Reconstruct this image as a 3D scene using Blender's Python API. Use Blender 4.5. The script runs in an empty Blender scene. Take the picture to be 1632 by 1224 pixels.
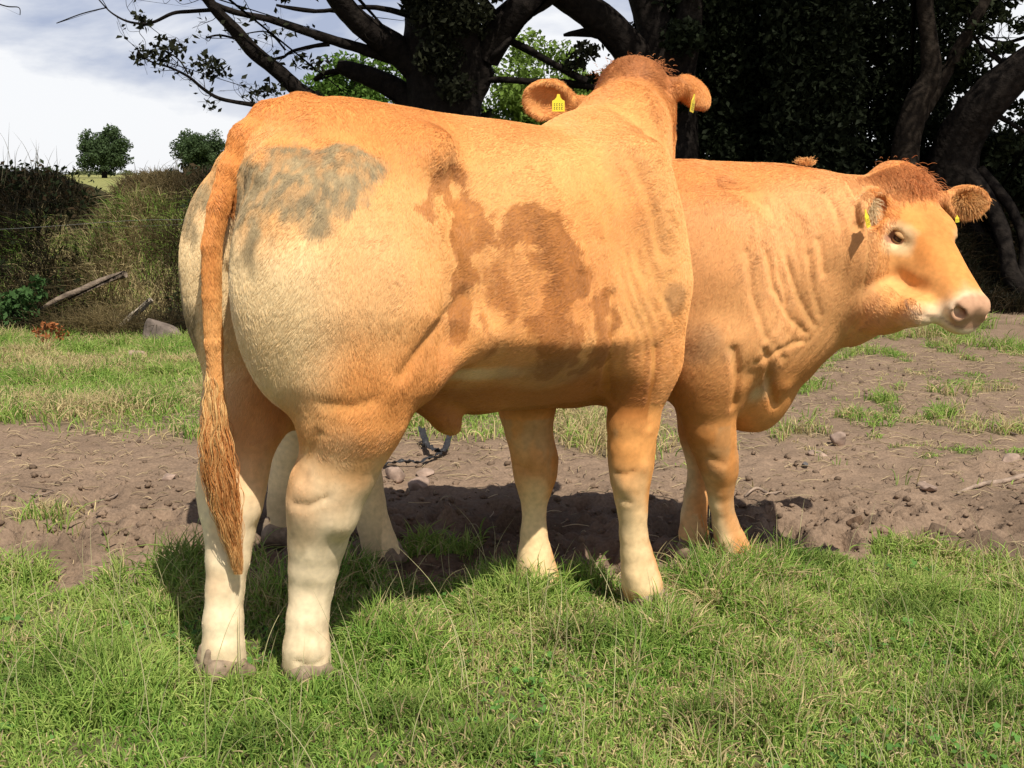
import bpy, math, os
import numpy as np
from mathutils import Vector, Matrix

rng = np.random.default_rng(7)
scene = bpy.context.scene
COL = scene.collection

# ------------------------------------------------------------------ camera
W_PX, F_PX, CAM_H = 1632.0, 1900.0, 1.2
PITCH = math.atan(312 / 1900.0)
cam_d = bpy.data.cameras.new('camera')
cam_d.sensor_width = 36.0
cam_d.lens = 36.0 * F_PX / W_PX
cam_d.clip_start = 0.05
cam_d.clip_end = 3000
cam = bpy.data.objects.new('camera', cam_d)
COL.objects.link(cam)
cam.location = (0, 0, CAM_H)
cam.rotation_euler = (math.radians(90) - PITCH, 0, 0)
scene.camera = cam

# ------------------------------------------------------------------ sky, sun, exposure
SUN_TRAVEL = Vector((-0.29, 0.60, -1.0)).normalized()
world = bpy.data.worlds.new('World')
scene.world = world
world.use_nodes = True
nt = world.node_tree
nt.nodes.clear()
def N(tree, kind, **kw):
    n = tree.nodes.new(kind)
    for k, v in kw.items():
        if k.startswith('i_'):
            n.inputs[k[2:].replace('_', ' ')].default_value = v
        else:
            setattr(n, k, v)
    return n
sky = N(nt, 'ShaderNodeTexSky', sky_type='NISHITA', sun_disc=False)
el = math.asin(-SUN_TRAVEL.z)
sky.sun_elevation = el
sky.sun_rotation = math.atan2(-SUN_TRAVEL.x, -SUN_TRAVEL.y)
sky.dust_density = 1.5
tc = N(nt, 'ShaderNodeTexCoord')
mp = N(nt, 'ShaderNodeMapping')
mp.inputs['Scale'].default_value = (1.0, 1.0, 2.6)
mp.inputs['Location'].default_value = (2.3, 0.4, 0.65)
nz = N(nt, 'ShaderNodeTexNoise')
nz.inputs['Scale'].default_value = 3.4
nz.inputs['Detail'].default_value = 7
nz.inputs['Roughness'].default_value = 0.55
nz.inputs['Distortion'].default_value = 0.25
cr = N(nt, 'ShaderNodeValToRGB')
cr.color_ramp.elements[0].position = 0.36
cr.color_ramp.elements[0].color = (5.0, 5.7, 7.6, 1)
cr.color_ramp.elements[1].position = 0.50
cr.color_ramp.elements[1].color = (11.2, 11.3, 11.6, 1)
sepd = N(nt, 'ShaderNodeSeparateXYZ')
hor = N(nt, 'ShaderNodeMapRange')       # clouds whiter low down, as water vapour piles up along the line of sight
hor.inputs['From Min'].default_value = 0.02
hor.inputs['From Max'].default_value = 0.17
hor.inputs['To Min'].default_value = 0.16
hor.inputs['To Max'].default_value = -0.07
addn = N(nt, 'ShaderNodeMath', operation='ADD')
mixs = N(nt, 'ShaderNodeMix', data_type='RGBA')
clf = N(nt, 'ShaderNodeMapRange')        # cumulus low down, clear blue overhead
clf.inputs['From Min'].default_value = 0.20
clf.inputs['From Max'].default_value = 0.42
clf.inputs['To Min'].default_value = 0.92
clf.inputs['To Max'].default_value = 0.10
bg = N(nt, 'ShaderNodeBackground')
bg.inputs['Strength'].default_value = 0.075
wo = N(nt, 'ShaderNodeOutputWorld')
L = nt.links.new
L(tc.outputs['Generated'], mp.inputs['Vector'])
L(mp.outputs['Vector'], nz.inputs['Vector'])
L(tc.outputs['Generated'], sepd.inputs[0])
L(sepd.outputs['Z'], hor.inputs['Value'])
L(sepd.outputs['Z'], clf.inputs['Value']); L(clf.outputs[0], mixs.inputs[0])
L(nz.outputs['Fac'], addn.inputs[0]); L(hor.outputs[0], addn.inputs[1])
L(addn.outputs[0], cr.inputs['Fac'])
L(sky.outputs[0], mixs.inputs[6]); L(cr.outputs[0], mixs.inputs[7])
L(mixs.outputs[2], bg.inputs['Color']); L(bg.outputs[0], wo.inputs[0])
sun_d = bpy.data.lights.new('sun', 'SUN')
sun_d.energy = 5.0
sun_d.angle = math.radians(0.5)
sun_d.color = (1.0, 0.94, 0.84)
sun = bpy.data.objects.new('sun', sun_d)
COL.objects.link(sun)
sun.location = (2, -6, 9)
sun.rotation_euler = SUN_TRAVEL.to_track_quat('-Z', 'Y').to_euler()
scene.view_settings.view_transform = 'Standard'
scene.view_settings.look = 'None'
scene.view_settings.gamma = 1
scene.view_settings.exposure = 0.24
scene.render.engine = 'CYCLES'

# ------------------------------------------------------------------ measuring helpers
cP, sP = math.cos(PITCH), math.sin(PITCH)
CO = np.array([0, 0, CAM_H])
def ray(px, py):
    u = (px - 816) / F_PX; v = (612 - py) / F_PX
    return np.array([u, cP + v * sP, -sP + v * cP])
def at(px, py, Y):
    d = ray(px, py)
    return CO + d * (Y / d[1])
def gnd(px, py, z=0.0):
    d = ray(px, py)
    return CO + d * ((CAM_H - z) / -d[2])
class Frame:
    """an animal's own frame: s forward, t to its left, z up, origin between the hind feet"""
    def __init__(f, o, th):
        f.o = np.array([o[0], o[1], 0.0]); f.th = th
        f.f = np.array([math.cos(th), math.sin(th), 0]); f.l = np.array([-math.sin(th), math.cos(th), 0])
    def at(f, px, py, t):
        d = ray(px, py)
        k = (t - np.dot(CO - f.o, f.l)) / np.dot(d, f.l)
        p = CO + d * k - f.o
        return np.array([p @ f.f, p @ f.l, p[2]])
    def mpp(f, q):
        w = f.o + q[0] * f.f + q[1] * f.l + np.array([0, 0, q[2]]) - CO
        return (w[1] * cP - w[2] * sP) / F_PX

# ------------------------------------------------------------------ noise
def vnoise(p, seed=0):
    p = np.asarray(p, np.float64)
    i = np.floor(p).astype(np.int64); f = p - i
    f = f * f * (3 - 2 * f)
    def h(ix, iy, iz):
        n = (ix * 374761393 + iy * 668265263 + iz * 2147483647 + seed * 974711) & 0xffffffff
        n = ((n ^ (n >> 13)) * 1274126177) & 0xffffffff
        n = n ^ (n >> 16)
        return (n & 0xffff) / 65535.0
    x, y, z = i[..., 0], i[..., 1], i[..., 2]
    fx, fy, fz = f[..., 0], f[..., 1], f[..., 2]
    r = 0
    for a in (0, 1):
        for b in (0, 1):
            for c in (0, 1):
                w = (fx if a else 1 - fx) * (fy if b else 1 - fy) * (fz if c else 1 - fz)
                r = r + w * h(x + a, y + b, z + c)
    return r
def fbm(p, octs=3, seed=0):
    p = np.asarray(p, np.float64); a, r, n = 1.0, 0, 0
    for o in range(octs):
        r = r + a * vnoise(p, seed + o * 17); n += a; a *= 0.5; p = p * 2.07 + 11.3
    return r / n
def sstep(a, b, x):
    t = np.clip((x - a) / (b - a), 0, 1)
    return t * t * (3 - 2 * t)

# ------------------------------------------------------------------ signed-distance modelling
def unit(v):
    v = np.asarray(v, float); return v / np.linalg.norm(v)
class Body:
    def __init__(b, xs, ys, zs):
        b.ax = [np.asarray(a, np.float32) for a in (xs, ys, zs)]
        b.D = np.full([len(a) for a in b.ax], 0.5, np.float32)
    def sub(b, lo, hi):
        ix = [(max(int(np.searchsorted(a, l)) - 1, 0), min(int(np.searchsorted(a, h)) + 1, len(a))) for a, l, h in zip(b.ax, lo, hi)]
        sl = tuple(slice(i, j) for i, j in ix)
        X = b.ax[0][sl[0]][:, None, None]; Y = b.ax[1][sl[1]][None, :, None]; Z = b.ax[2][sl[2]][None, None, :]
        return sl, X, Y, Z
    def mix(b, sl, d, k, op):
        D = b.D[sl]
        if op == 'cut':
            d = -d
            h = np.clip(k - np.abs(D - d), 0, None) / k
            b.D[sl] = np.maximum(D, d) + h * h * k * 0.25
        else:
            h = np.clip(k - np.abs(D - d), 0, None) / k
            b.D[sl] = np.minimum(D, d) - h * h * k * 0.25
    def cone(b, a, c, ra, rc, k=0.03, op='add', flat=None):
        a = np.asarray(a, np.float32); c = np.asarray(c, np.float32)
        R = max(ra, rc) + k + 0.03
        if flat: R = R * max(1, 1 / flat[1])
        sl, X, Y, Z = b.sub(np.minimum(a, c) - R, np.maximum(a, c) + R)
        px, py, pz = X - a[0], Y - a[1], Z - a[2]
        v = c - a
        if flat is not None:
            dr = unit(flat[0]).astype(np.float32); g = np.float32(1 / flat[1] - 1)
            q = (px * dr[0] + py * dr[1] + pz * dr[2]) * g
            px, py, pz = px + q * dr[0], py + q * dr[1], pz + q * dr[2]
            v = v + (v @ dr) * g * dr
        L2 = float(v @ v) + 1e-12
        h = np.clip((px * v[0] + py * v[1] + pz * v[2]) / L2, 0, 1)
        d = np.sqrt((px - h * v[0]) ** 2 + (py - h * v[1]) ** 2 + (pz - h * v[2]) ** 2) - (ra + (rc - ra) * h)
        b.mix(sl, d, k, op)
    def chain(b, pts, k=0.03, flat=None, op='add'):
        for p, q in zip(pts[:-1], pts[1:]):
            b.cone(p[0], q[0], p[1], q[1], k, op, flat)
    def ell(b, c, r, k=0.05, R=None, op='add'):
        c = np.asarray(c, np.float32); r = np.asarray(r, np.float32)
        m = float(r.max()) + k + 0.03
        sl, X, Y, Z = b.sub(c - m, c + m)
        px, py, pz = X - c[0], Y - c[1], Z - c[2]
        if R is not None:
            R = np.asarray(R, np.float32)       # rows are the ellipsoid's own axes
            px, py, pz = [R[i, 0] * px + R[i, 1] * py + R[i, 2] * pz for i in range(3)]
        k0 = np.sqrt((px / r[0]) ** 2 + (py / r[1]) ** 2 + (pz / r[2]) ** 2)
        k1 = np.sqrt((px / r[0] ** 2) ** 2 + (py / r[1] ** 2) ** 2 + (pz / r[2] ** 2) ** 2) + 1e-6
        d = k0 * (k0 - 1) / k1
        b.mix(sl, d, k, op)
    def loft(b, secs, O=(0, 0, 0), R=np.eye(3), n=2.3, k=0.05, mid=.5, nlow=None):
        """secs rows: x, ztop, zbot, halfwidth, ycentre ; spaced along the local x axis"""
        S = np.array(secs, float); O = np.asarray(O, float); R = np.asarray(R, float)
        xx = np.linspace(S[0, 0], S[-1, 0], 200)
        def herm(col):
            x, y = S[:, 0], S[:, col]
            m = np.gradient(y, x)
            i = np.clip(np.searchsorted(x, xx) - 1, 0, len(x) - 2)
            h = x[i + 1] - x[i]; t = (xx - x[i]) / h
            return (2*t**3-3*t**2+1)*y[i]+(t**3-2*t**2+t)*h*m[i]+(-2*t**3+3*t**2)*y[i+1]+(t**3-t**2)*h*m[i+1]
        zt, zb, hw, yc = herm(1), herm(2), herm(3), herm(4)
        pad = 0.08
        cs = np.array([[x, y, z] for x in (S[0, 0] - pad, S[-1, 0] + pad) for y in (S[:, 4].min() - S[:, 3].max() - pad, S[:, 4].max() + S[:, 3].max() + pad) for z in (S[:, 2].min() - pad, S[:, 1].max() + pad)])
        cw = cs @ R + O
        sl, X, Y, Z = b.sub(cw.min(0), cw.max(0))
        Rf = R.astype(np.float32); px, py, pz = X - np.float32(O[0]), Y - np.float32(O[1]), Z - np.float32(O[2])
        qx, qy, qz = [Rf[i, 0] * px + Rf[i, 1] * py + Rf[i, 2] * pz for i in range(3)]
        qx = np.broadcast_to(qx, b.D[sl].shape)
        u = np.clip((qx - S[0, 0]) / (S[-1, 0] - S[0, 0]) * 199, 0, 199)
        def lk(t):
            return np.interp(u.ravel(), np.arange(200), t).reshape(u.shape).astype(np.float32)
        T, B_, W, C = lk(zt), lk(zb), lk(hw), lk(yc)
        zc = T * mid + B_ * (1 - mid); up = qz > zc
        hh = np.where(up, T - zc, zc - B_)
        a = np.abs(qy - C) / W; c = np.abs(qz - zc) / hh
        nn = np.where(up, np.float32(n), np.float32(nlow or n))
        rr = (a ** nn + c ** nn + 1e-9) ** (1 / nn)
        d = (rr - 1) * np.minimum(W, hh)
        over = np.maximum(np.maximum(S[0, 0] - qx, qx - S[-1, 0]), 0)
        d = np.where(over > 0, np.sqrt(np.maximum(d, 0) ** 2 + over ** 2), d).astype(np.float32)
        b.mix(sl, d, k, 'add')
    def mesh(b, smooth=2):
        D = b.D; nx, ny, nz_ = D.shape
        neg = D < 0
        def c8(A):
            return [A[i:nx-1+i, j:ny-1+j, k:nz_-1+k] for i in (0, 1) for j in (0, 1) for k in (0, 1)]
        cnt = sum(c.astype(np.int8) for c in c8(neg))
        I, J, K = np.nonzero((cnt > 0) & (cnt < 8))
        vid = np.full((nx-1, ny-1, nz_-1), -1, np.int32); vid[I, J, K] = np.arange(len(I))
        acc = np.zeros((len(I), 3)); num = np.zeros(len(I))
        cor = [(0,0,0),(0,0,1),(0,1,0),(0,1,1),(1,0,0),(1,0,1),(1,1,0),(1,1,1)]
        val = [D[I+i, J+j, K+k] for i, j, k in cor]
        pos = [np.stack([b.ax[0][I+i], b.ax[1][J+j], b.ax[2][K+k]], 1).astype(float) for i, j, k in cor]
        for e0 in range(8):
            for e1 in range(e0 + 1, 8):
                if sum(abs(x - y) for x, y in zip(cor[e0], cor[e1])) != 1: continue
                m = (val[e0] < 0) != (val[e1] < 0)
                t = (val[e0][m] / (val[e0][m] - val[e1][m]))[:, None]
                acc[m] += pos[e0][m] * (1 - t) + pos[e1][m] * t; num[m] += 1
        V = acc / num[:, None]
        Q = []
        for axis in range(3):
            s0 = [slice(1, -1)] * 3; s1 = [slice(1, -1)] * 3
            s0[axis] = slice(0, -1); s1[axis] = slice(1, None)
            A, Bn = neg[tuple(s0)], neg[tuple(s1)]
            ii = np.array(np.nonzero(A != Bn))
            flip = A[tuple(ii)]
            g = ii.copy(); oth = [a for a in range(3) if a != axis]
            for a in oth: g[a] += 1
            def cell(da, db):
                h = g.copy(); h[oth[0]] -= da; h[oth[1]] -= db
                return vid[tuple(h)]
            q = np.stack([cell(1, 1), cell(0, 1), cell(0, 0), cell(1, 0)], 1)
            if axis == 1: flip = ~flip
            q[~flip] = q[~flip][:, ::-1]
            Q.append(q)
        Q = np.concatenate(Q); Q = Q[(Q >= 0).all(1)]
        E = np.concatenate([Q[:, [0, 1]], Q[:, [1, 2]], Q[:, [2, 3]], Q[:, [3, 0]]])
        for it in range(smooth):
            s = np.zeros_like(V); c = np.zeros(len(V))
            for a, d in ((0, 1), (1, 0)):
                np.add.at(s, E[:, a], V[E[:, d]]); np.add.at(c, E[:, a], 1)
            V = V * 0.5 + 0.5 * s / np.maximum(c, 1)[:, None]
        return V, Q

def vnormals(V, Q):
    n = np.cross(V[Q[:, 2]] - V[Q[:, 0]], V[Q[:, 3]] - V[Q[:, 1]])
    r = np.zeros_like(V)
    for i in range(4): np.add.at(r, Q[:, i], n)
    return r / (np.linalg.norm(r, axis=1)[:, None] + 1e-12), np.linalg.norm(n, axis=1) * 0.5

def surf(fr, V, px, py):
    """the point of a finished body that this measured pixel shows (nearest hit)"""
    W = fr.o + V[:, :1] * fr.f + V[:, 1:2] * fr.l; W[:, 2] += V[:, 2]
    d = unit(ray(px, py)); q = W - CO; al = q @ d; off = np.linalg.norm(q - al[:, None] * d, axis=1)
    k = off < .012
    if not k.any(): k = off < off.min() + .01
    i = np.nonzero(k)[0]; return V[i[np.argmin(al[i])]]
def seg_dist(P, pts):
    best = np.full(len(P), 9.0)
    for a, b in zip(pts[:-1], pts[1:]):
        v = b - a; h = np.clip(((P - a) @ v) / (v @ v + 1e-12), 0, 1); best = np.minimum(best, np.linalg.norm(P - a - h[:, None] * v, axis=1))
    return best
def relief(fr, V, Q, lines, bumps):
    """muscle swellings, hollows and creases as real displacement"""
    Nn, _ = vnormals(V, Q); off = np.zeros(len(V))
    for pts, depth, w in lines:
        off -= depth * np.exp(-(seg_dist(V, [surf(fr, V, *p) for p in pts]) / w) ** 2)
    for px, py, rad, amp in bumps:
        off += amp * np.exp(-(np.linalg.norm(V - surf(fr, V, px, py), axis=1) / rad) ** 2)
    return V + Nn * off[:, None]

# ------------------------------------------------------------------ object helpers
def np_mesh(name, V, Q, mat=None, parent=None, smooth=True, col=None):
    V = np.asarray(V, np.float32); Q = np.asarray(Q, np.int32)
    me = bpy.data.meshes.new(name)
    me.vertices.add(len(V)); me.vertices.foreach_set('co', V.ravel())
    k = Q.shape[1]
    me.loops.add(Q.size); me.loops.foreach_set('vertex_index', Q.ravel())
    me.polygons.add(len(Q))
    me.polygons.foreach_set('loop_start', np.arange(0, Q.size, k, dtype=np.int32))
    me.polygons.foreach_set('loop_total', np.full(len(Q), k, np.int32))
    if smooth: me.polygons.foreach_set('use_smooth', np.ones(len(Q), bool))
    me.update(calc_edges=True); me.validate()
    if col is not None:
        a = me.color_attributes.new('tint', 'FLOAT_COLOR', 'POINT')
        c = np.ones((len(V), 4), np.float32); c[:, :3] = col
        a.data.foreach_set('color', c.ravel())
    o = bpy.data.objects.new(name, me)
    if mat: me.materials.append(mat)
    COL.objects.link(o)
    if parent: o.parent = parent
    return o
def hair_obj(name, roots, tips_pts, rad, col, mat, parent=None):
    """tips_pts: (n, k, 3) points incl. root; rad (n,k); col (n,3)"""
    n, k, _ = tips_pts.shape
    hc = bpy.data.hair_curves.new(name)
    hc.add_curves([k] * n)
    hc.points.foreach_set('position', tips_pts.reshape(-1).astype(np.float32))
    ra = hc.attributes.get('radius') or hc.attributes.new('radius', 'FLOAT', 'POINT')
    ra.data.foreach_set('value', rad.reshape(-1).astype(np.float32))
    ca = hc.attributes.new('tint', 'FLOAT_COLOR', 'CURVE')
    c = np.ones((n, 4), np.float32); c[:, :3] = col
    ca.data.foreach_set('color', c.ravel())
    o = bpy.data.objects.new(name, hc)
    hc.materials.append(mat)
    COL.objects.link(o)
    if parent: o.parent = parent
    return o
def tag(o, label=None, cat=None, group=None, kind=None):
    if label: o['label'] = label
    if cat: o['category'] = cat
    if group: o['group'] = group
    if kind: o['kind'] = kind
    return o
def empty(name, loc, rz=0):
    o = bpy.data.objects.new(name, None); o.empty_display_size = 0.1
    o.location = loc; o.rotation_euler = (0, 0, rz); COL.objects.link(o)
    return o
def new_mat(name):
    m = bpy.data.materials.new(name); m.use_nodes = True
    return m, m.node_tree, m.node_tree.nodes['Principled BSDF']
def tint_mat(name, rough=0.7, spec=0.3, noise=None, trans=0.0, sheen=0.0, bump=None):
    m, t, b = new_mat(name)
    a = N(t, 'ShaderNodeAttribute', attribute_name='tint')
    src = a.outputs['Color']
    if noise:
        tc = N(t, 'ShaderNodeTexCoord')
        nn = N(t, 'ShaderNodeTexNoise'); nn.inputs['Scale'].default_value = noise[0]; nn.inputs['Detail'].default_value = 5
        t.links.new(tc.outputs['Object'], nn.inputs['Vector'])
        mr = N(t, 'ShaderNodeMapRange'); mr.inputs['From Min'].default_value = 0.3; mr.inputs['From Max'].default_value = 0.7
        mr.inputs['To Min'].default_value = 1 - noise[1]; mr.inputs['To Max'].default_value = 1 + noise[1]
        t.links.new(nn.outputs['Fac'], mr.inputs['Value'])
        mx = N(t, 'ShaderNodeVectorMath', operation='SCALE')
        t.links.new(src, mx.inputs[0]); t.links.new(mr.outputs[0], mx.inputs['Scale'])
        src = mx.outputs[0]
        if bump:
            bp = N(t, 'ShaderNodeBump'); bp.inputs['Strength'].default_value = bump[0]; bp.inputs['Distance'].default_value = bump[1]
            t.links.new(nn.outputs['Fac'], bp.inputs['Height']); t.links.new(bp.outputs[0], b.inputs['Normal'])
    t.links.new(src, b.inputs['Base Color'])
    b.inputs['Roughness'].default_value = rough
    b.inputs['Specular IOR Level'].default_value = spec
    if trans:
        tr = N(t, 'ShaderNodeBsdfTranslucent'); t.links.new(src, tr.inputs['Color'])
        ms = N(t, 'ShaderNodeMixShader'); ms.inputs[0].default_value = trans
        out = t.nodes['Material Output']
        t.links.new(b.outputs[0], ms.inputs[1]); t.links.new(tr.outputs[0], ms.inputs[2]); t.links.new(ms.outputs[0], out.inputs['Surface'])
    return m
def plain_mat(name, col, rough=0.6, spec=0.3, noise=None, bump=None):
    m, t, b = new_mat(name)
    b.inputs['Roughness'].default_value = rough
    b.inputs['Specular IOR Level'].default_value = spec
    tc = N(t, 'ShaderNodeTexCoord')
    nn = N(t, 'ShaderNodeTexNoise'); nn.inputs['Scale'].default_value = noise[0] if noise else 40; nn.inputs['Detail'].default_value = 5
    t.links.new(tc.outputs['Object'], nn.inputs['Vector'])
    r = N(t, 'ShaderNodeValToRGB'); v = noise[1] if noise else 0.1
    r.color_ramp.elements[0].position = 0.3; r.color_ramp.elements[1].position = 0.7
    r.color_ramp.elements[0].color = tuple(c * (1 - v) for c in col) + (1,)
    r.color_ramp.elements[1].color = tuple(min(c * (1 + v), 1) for c in col) + (1,)
    t.links.new(nn.outputs['Fac'], r.inputs[0]); t.links.new(r.outputs[0], b.inputs['Base Color'])
    if bump:
        bp = N(t, 'ShaderNodeBump'); bp.inputs['Strength'].default_value = bump[0]; bp.inputs['Distance'].default_value = bump[1]
        t.links.new(nn.outputs['Fac'], bp.inputs['Height']); t.links.new(bp.outputs[0], b.inputs['Normal'])
    return m

# ================================================================== CATTLE
HEAD_SECS = [(-0.06, -0.02, -0.15, 0.055, 0), (-0.02, 0.02, -0.19, 0.095, 0), (0.04, 0.035, -0.235, 0.118, 0), (0.10, 0.025, -0.265, 0.112, 0),
             (0.16, 0.01, -0.30, 0.104, 0), (0.22, -0.010, -0.295, 0.092, 0), (0.30, -0.030, -0.265, 0.080, 0), (0.38, -0.050, -0.225, 0.071, 0),
             (0.44, -0.064, -0.205, 0.067, 0), (0.48, -0.075, -0.195, 0.063, 0), (0.505, -0.088, -0.182, 0.047, 0)]
def add_head(b, O, R, sc=1.0, ears=((0.0, 0.0), (0.0, 0.0))):
    """R rows: head forward, head left, head up. Returns local->animal mapper"""
    O = np.asarray(O, float); R = np.asarray(R, float)
    g = lambda x, y, z: O + sc * (x * R[0] + y * R[1] + z * R[2])
    S = [(x * sc, a * sc, c * sc, w * sc, 0) for x, a, c, w, _ in HEAD_SECS]
    b.loft(S, O, R, n=2.35, k=0.06)
    b.ell(g(0.0, 0, 0.0), np.array([0.085, 0.085, 0.06]) * sc, 0.05, R)             # poll
    for sg in (-1, 1):
        b.ell(g(0.17, sg * 0.072, -0.040), np.array([0.055, 0.030, 0.028]) * sc, 0.03, R)    # brow
        b.ell(g(0.11, sg * 0.06, -0.19), np.array([0.085, 0.045, 0.08]) * sc, 0.045, R)     # cheek
        b.cone(g(0.16, sg * 0.088, -0.11), g(0.31, sg * 0.06, -0.125), 0.022 * sc, 0.016 * sc, 0.03)   # facial crest
        b.ell(g(0.192, sg * 0.112, -0.065), np.array([0.026, 0.016, 0.018]) * sc, 0.012, R, 'cut')   # eye socket
        b.ell(g(0.480, sg * 0.036, -0.115), np.array([0.034, 0.030, 0.030]) * sc, 0.02, R)    # nostril wing
        b.ell(g(0.497, sg * 0.050, -0.116), np.array([0.026, 0.015, 0.015]) * sc, 0.007, R, 'cut')
        b.cone(g(0.50, sg * 0.048, -0.112), g(0.478, sg * 0.066, -0.098), 0.008 * sc, 0.004 * sc, 0.006, 'cut')
        b.cone(g(0.36, sg * 0.062, -0.165), g(0.47, sg * 0.066, -0.158), 0.003, 0.003, 0.012, 'cut')  # mouth line
        b.cone(g(0.47, sg * 0.066, -0.158), g(0.52, sg * 0.03, -0.155), 0.003, 0.003, 0.012, 'cut')
    b.ell(g(0.455, 0, -0.175), np.array([0.05, 0.05, 0.03]) * sc, 0.03, R)              # chin
    b.cone(g(0.0, 0, -0.12), g(-0.12, 0, -0.20), 0.10 * sc, 0.11 * sc, 0.06)
    return g
def add_ear(b, base, tip, nrm, w=0.062, thick=0.012):
    """leaf shaped ear, hollowed on the side the normal points to"""
    base = np.asarray(base, float); tip = np.asarray(tip, float)
    ax = unit(tip - base); n = unit(nrm - np.dot(nrm, ax) * ax); s = np.cross(n, ax)
    Ln = np.linalg.norm(tip - base)
    R = np.stack([ax, s, n])
    c = base + ax * Ln * 0.56
    b.cone(base - ax * 0.02, base + ax * Ln * 0.35, 0.030, 0.026, 0.02)
    b.ell(c, (Ln * 0.5, w, 0.030), 0.014, R)
    b.ell(c + n * 0.022 + ax * 0.01, (Ln * 0.45, w * 0.84, 0.028), 0.006, R, 'cut')
def leg_levels(fr, rows, tilt=None):
    """rows: (y, xl, xr, t) in measured pixels -> chain"""
    out = []
    for y, xl, xr, t in rows:
        p = fr.at((xl + xr) / 2, y, t)
        out.append((p, (xr - xl) / 2 * fr.mpp(p) - .003))
    return out

def grow_coat(V, Q, colf, comb, lenf, dens, parent, mat, name='coat', seed=1, rad=0.00042, keep=None, wild=0.3):
    r = np.random.default_rng(seed)
    Nn, A = vnormals(V, Q)
    cen = V[Q].mean(1)
    w = A * (keep(cen) if keep is not None else 1)
    n = int(w.sum() * dens)
    f = r.choice(len(Q), n, p=w / w.sum())
    u, v = r.random(n)[:, None], r.random(n)[:, None]
    q = Q[f]
    def bil(a): return (a[q[:, 0]] * (1-u) + a[q[:, 1]] * u) * (1-v) + (a[q[:, 3]] * (1-u) + a[q[:, 2]] * u) * v
    P = bil(V); M = bil(Nn); M /= np.linalg.norm(M, axis=1)[:, None]
    C = comb(P)
    sw = np.stack([fbm(P * 9, 2, 3), fbm(P * 9, 2, 5), fbm(P * 9, 2, 9)], 1) - 0.5     # swirls
    tf = np.stack([vnoise(P * 55, 13), vnoise(P * 55, 15), vnoise(P * 55, 19)], 1) - 0.5   # clumped tufts
    C = C + sw * 1.0 + tf * 0.55 + r.normal(0, wild * 0.5, C.shape)
    C = C - (C * M).sum(1)[:, None] * M
    C /= np.linalg.norm(C, axis=1)[:, None] + 1e-9
    ln = lenf(P) * r.uniform(0.6, 1.15, n)
    lift = (0.07 + 0.11 * r.random(n))[:, None] * (.45 + .55 * sstep(.42, .85, P[:, 2]))[:, None]
    ln = ln[:, None]
    p0 = P - M * 0.001
    d1 = unit_rows(C * 0.9 + M * (lift + 0.12)); d2 = unit_rows(C + M * lift * 0.6); d3 = unit_rows(C + M * lift * 0.1)
    p1 = p0 + d1 * ln * 0.34; p2 = p1 + d2 * ln * 0.33; p3 = p2 + d3 * ln * 0.33
    pts = np.stack([p0, p1, p2, p3], 1)
    rr = np.stack([np.full(n, rad), np.full(n, rad * 0.95), np.full(n, rad * 0.7), np.full(n, rad * 0.15)], 1)
    c = colf(P) * (1 + r.normal(0, 0.07, n))[:, None] * (0.95 + 0.10 * vnoise(P * 60, 4))[:, None]
    return hair_obj(name, None, pts, rr, np.clip(c, 0.005, 0.95), mat, parent)
def unit_rows(a): return a / (np.linalg.norm(a, axis=1)[:, None] + 1e-9)

hair_mat = tint_mat('coat_hair', rough=0.5, spec=0.32)
skin_mat = tint_mat('hide', rough=0.75, spec=0.12, noise=(60, 0.12))
tag_mat = plain_mat('yellow_plastic', (0.80, 0.66, 0.04), 0.4, 0.5, (30, 0.04))
ink_mat = plain_mat('ink', (0.05, 0.05, 0.03), 0.6)
hoof_mat = plain_mat('horn', (0.24, 0.175, 0.115), 0.65, 0.3, (60, 0.35), (0.5, 0.003))
eye_mat = plain_mat('eye', (0.05, 0.022, 0.012), 0.25, 0.5, (120, 0.3))
lid_mat = plain_mat('eyelid', (0.50, 0.29, 0.13), 0.8, 0.1, (90, 0.15))

FA = Frame((-0.607, 2.773), math.radians(35.1))
FB = Frame((-0.593, 3.838), math.radians(-6.5))
def rot_head(yaw, pit, rol, th):
    """head axes in the animal's own frame; yaw is a world heading"""
    y = yaw - th
    f = np.array([math.cos(pit) * math.cos(y), math.cos(pit) * math.sin(y), math.sin(pit)])
    l = np.array([-math.sin(y), math.cos(y), 0]); u = np.cross(f, l)
    l2 = math.cos(rol) * l + math.sin(rol) * u
    return np.stack([f, l2, np.cross(f, l2)])
def to_frame(fr, w):
    d = np.asarray(w, float) - fr.o
    return np.array([d @ fr.f, d @ fr.l, d[2]])
def spaced(lo, hi, fine_lo, fine_hi, h, hf):
    a = [lo]
    while a[-1] < hi: a.append(a[-1] + (hf if fine_lo < a[-1] < fine_hi else h))
    return np.array(a)

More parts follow.
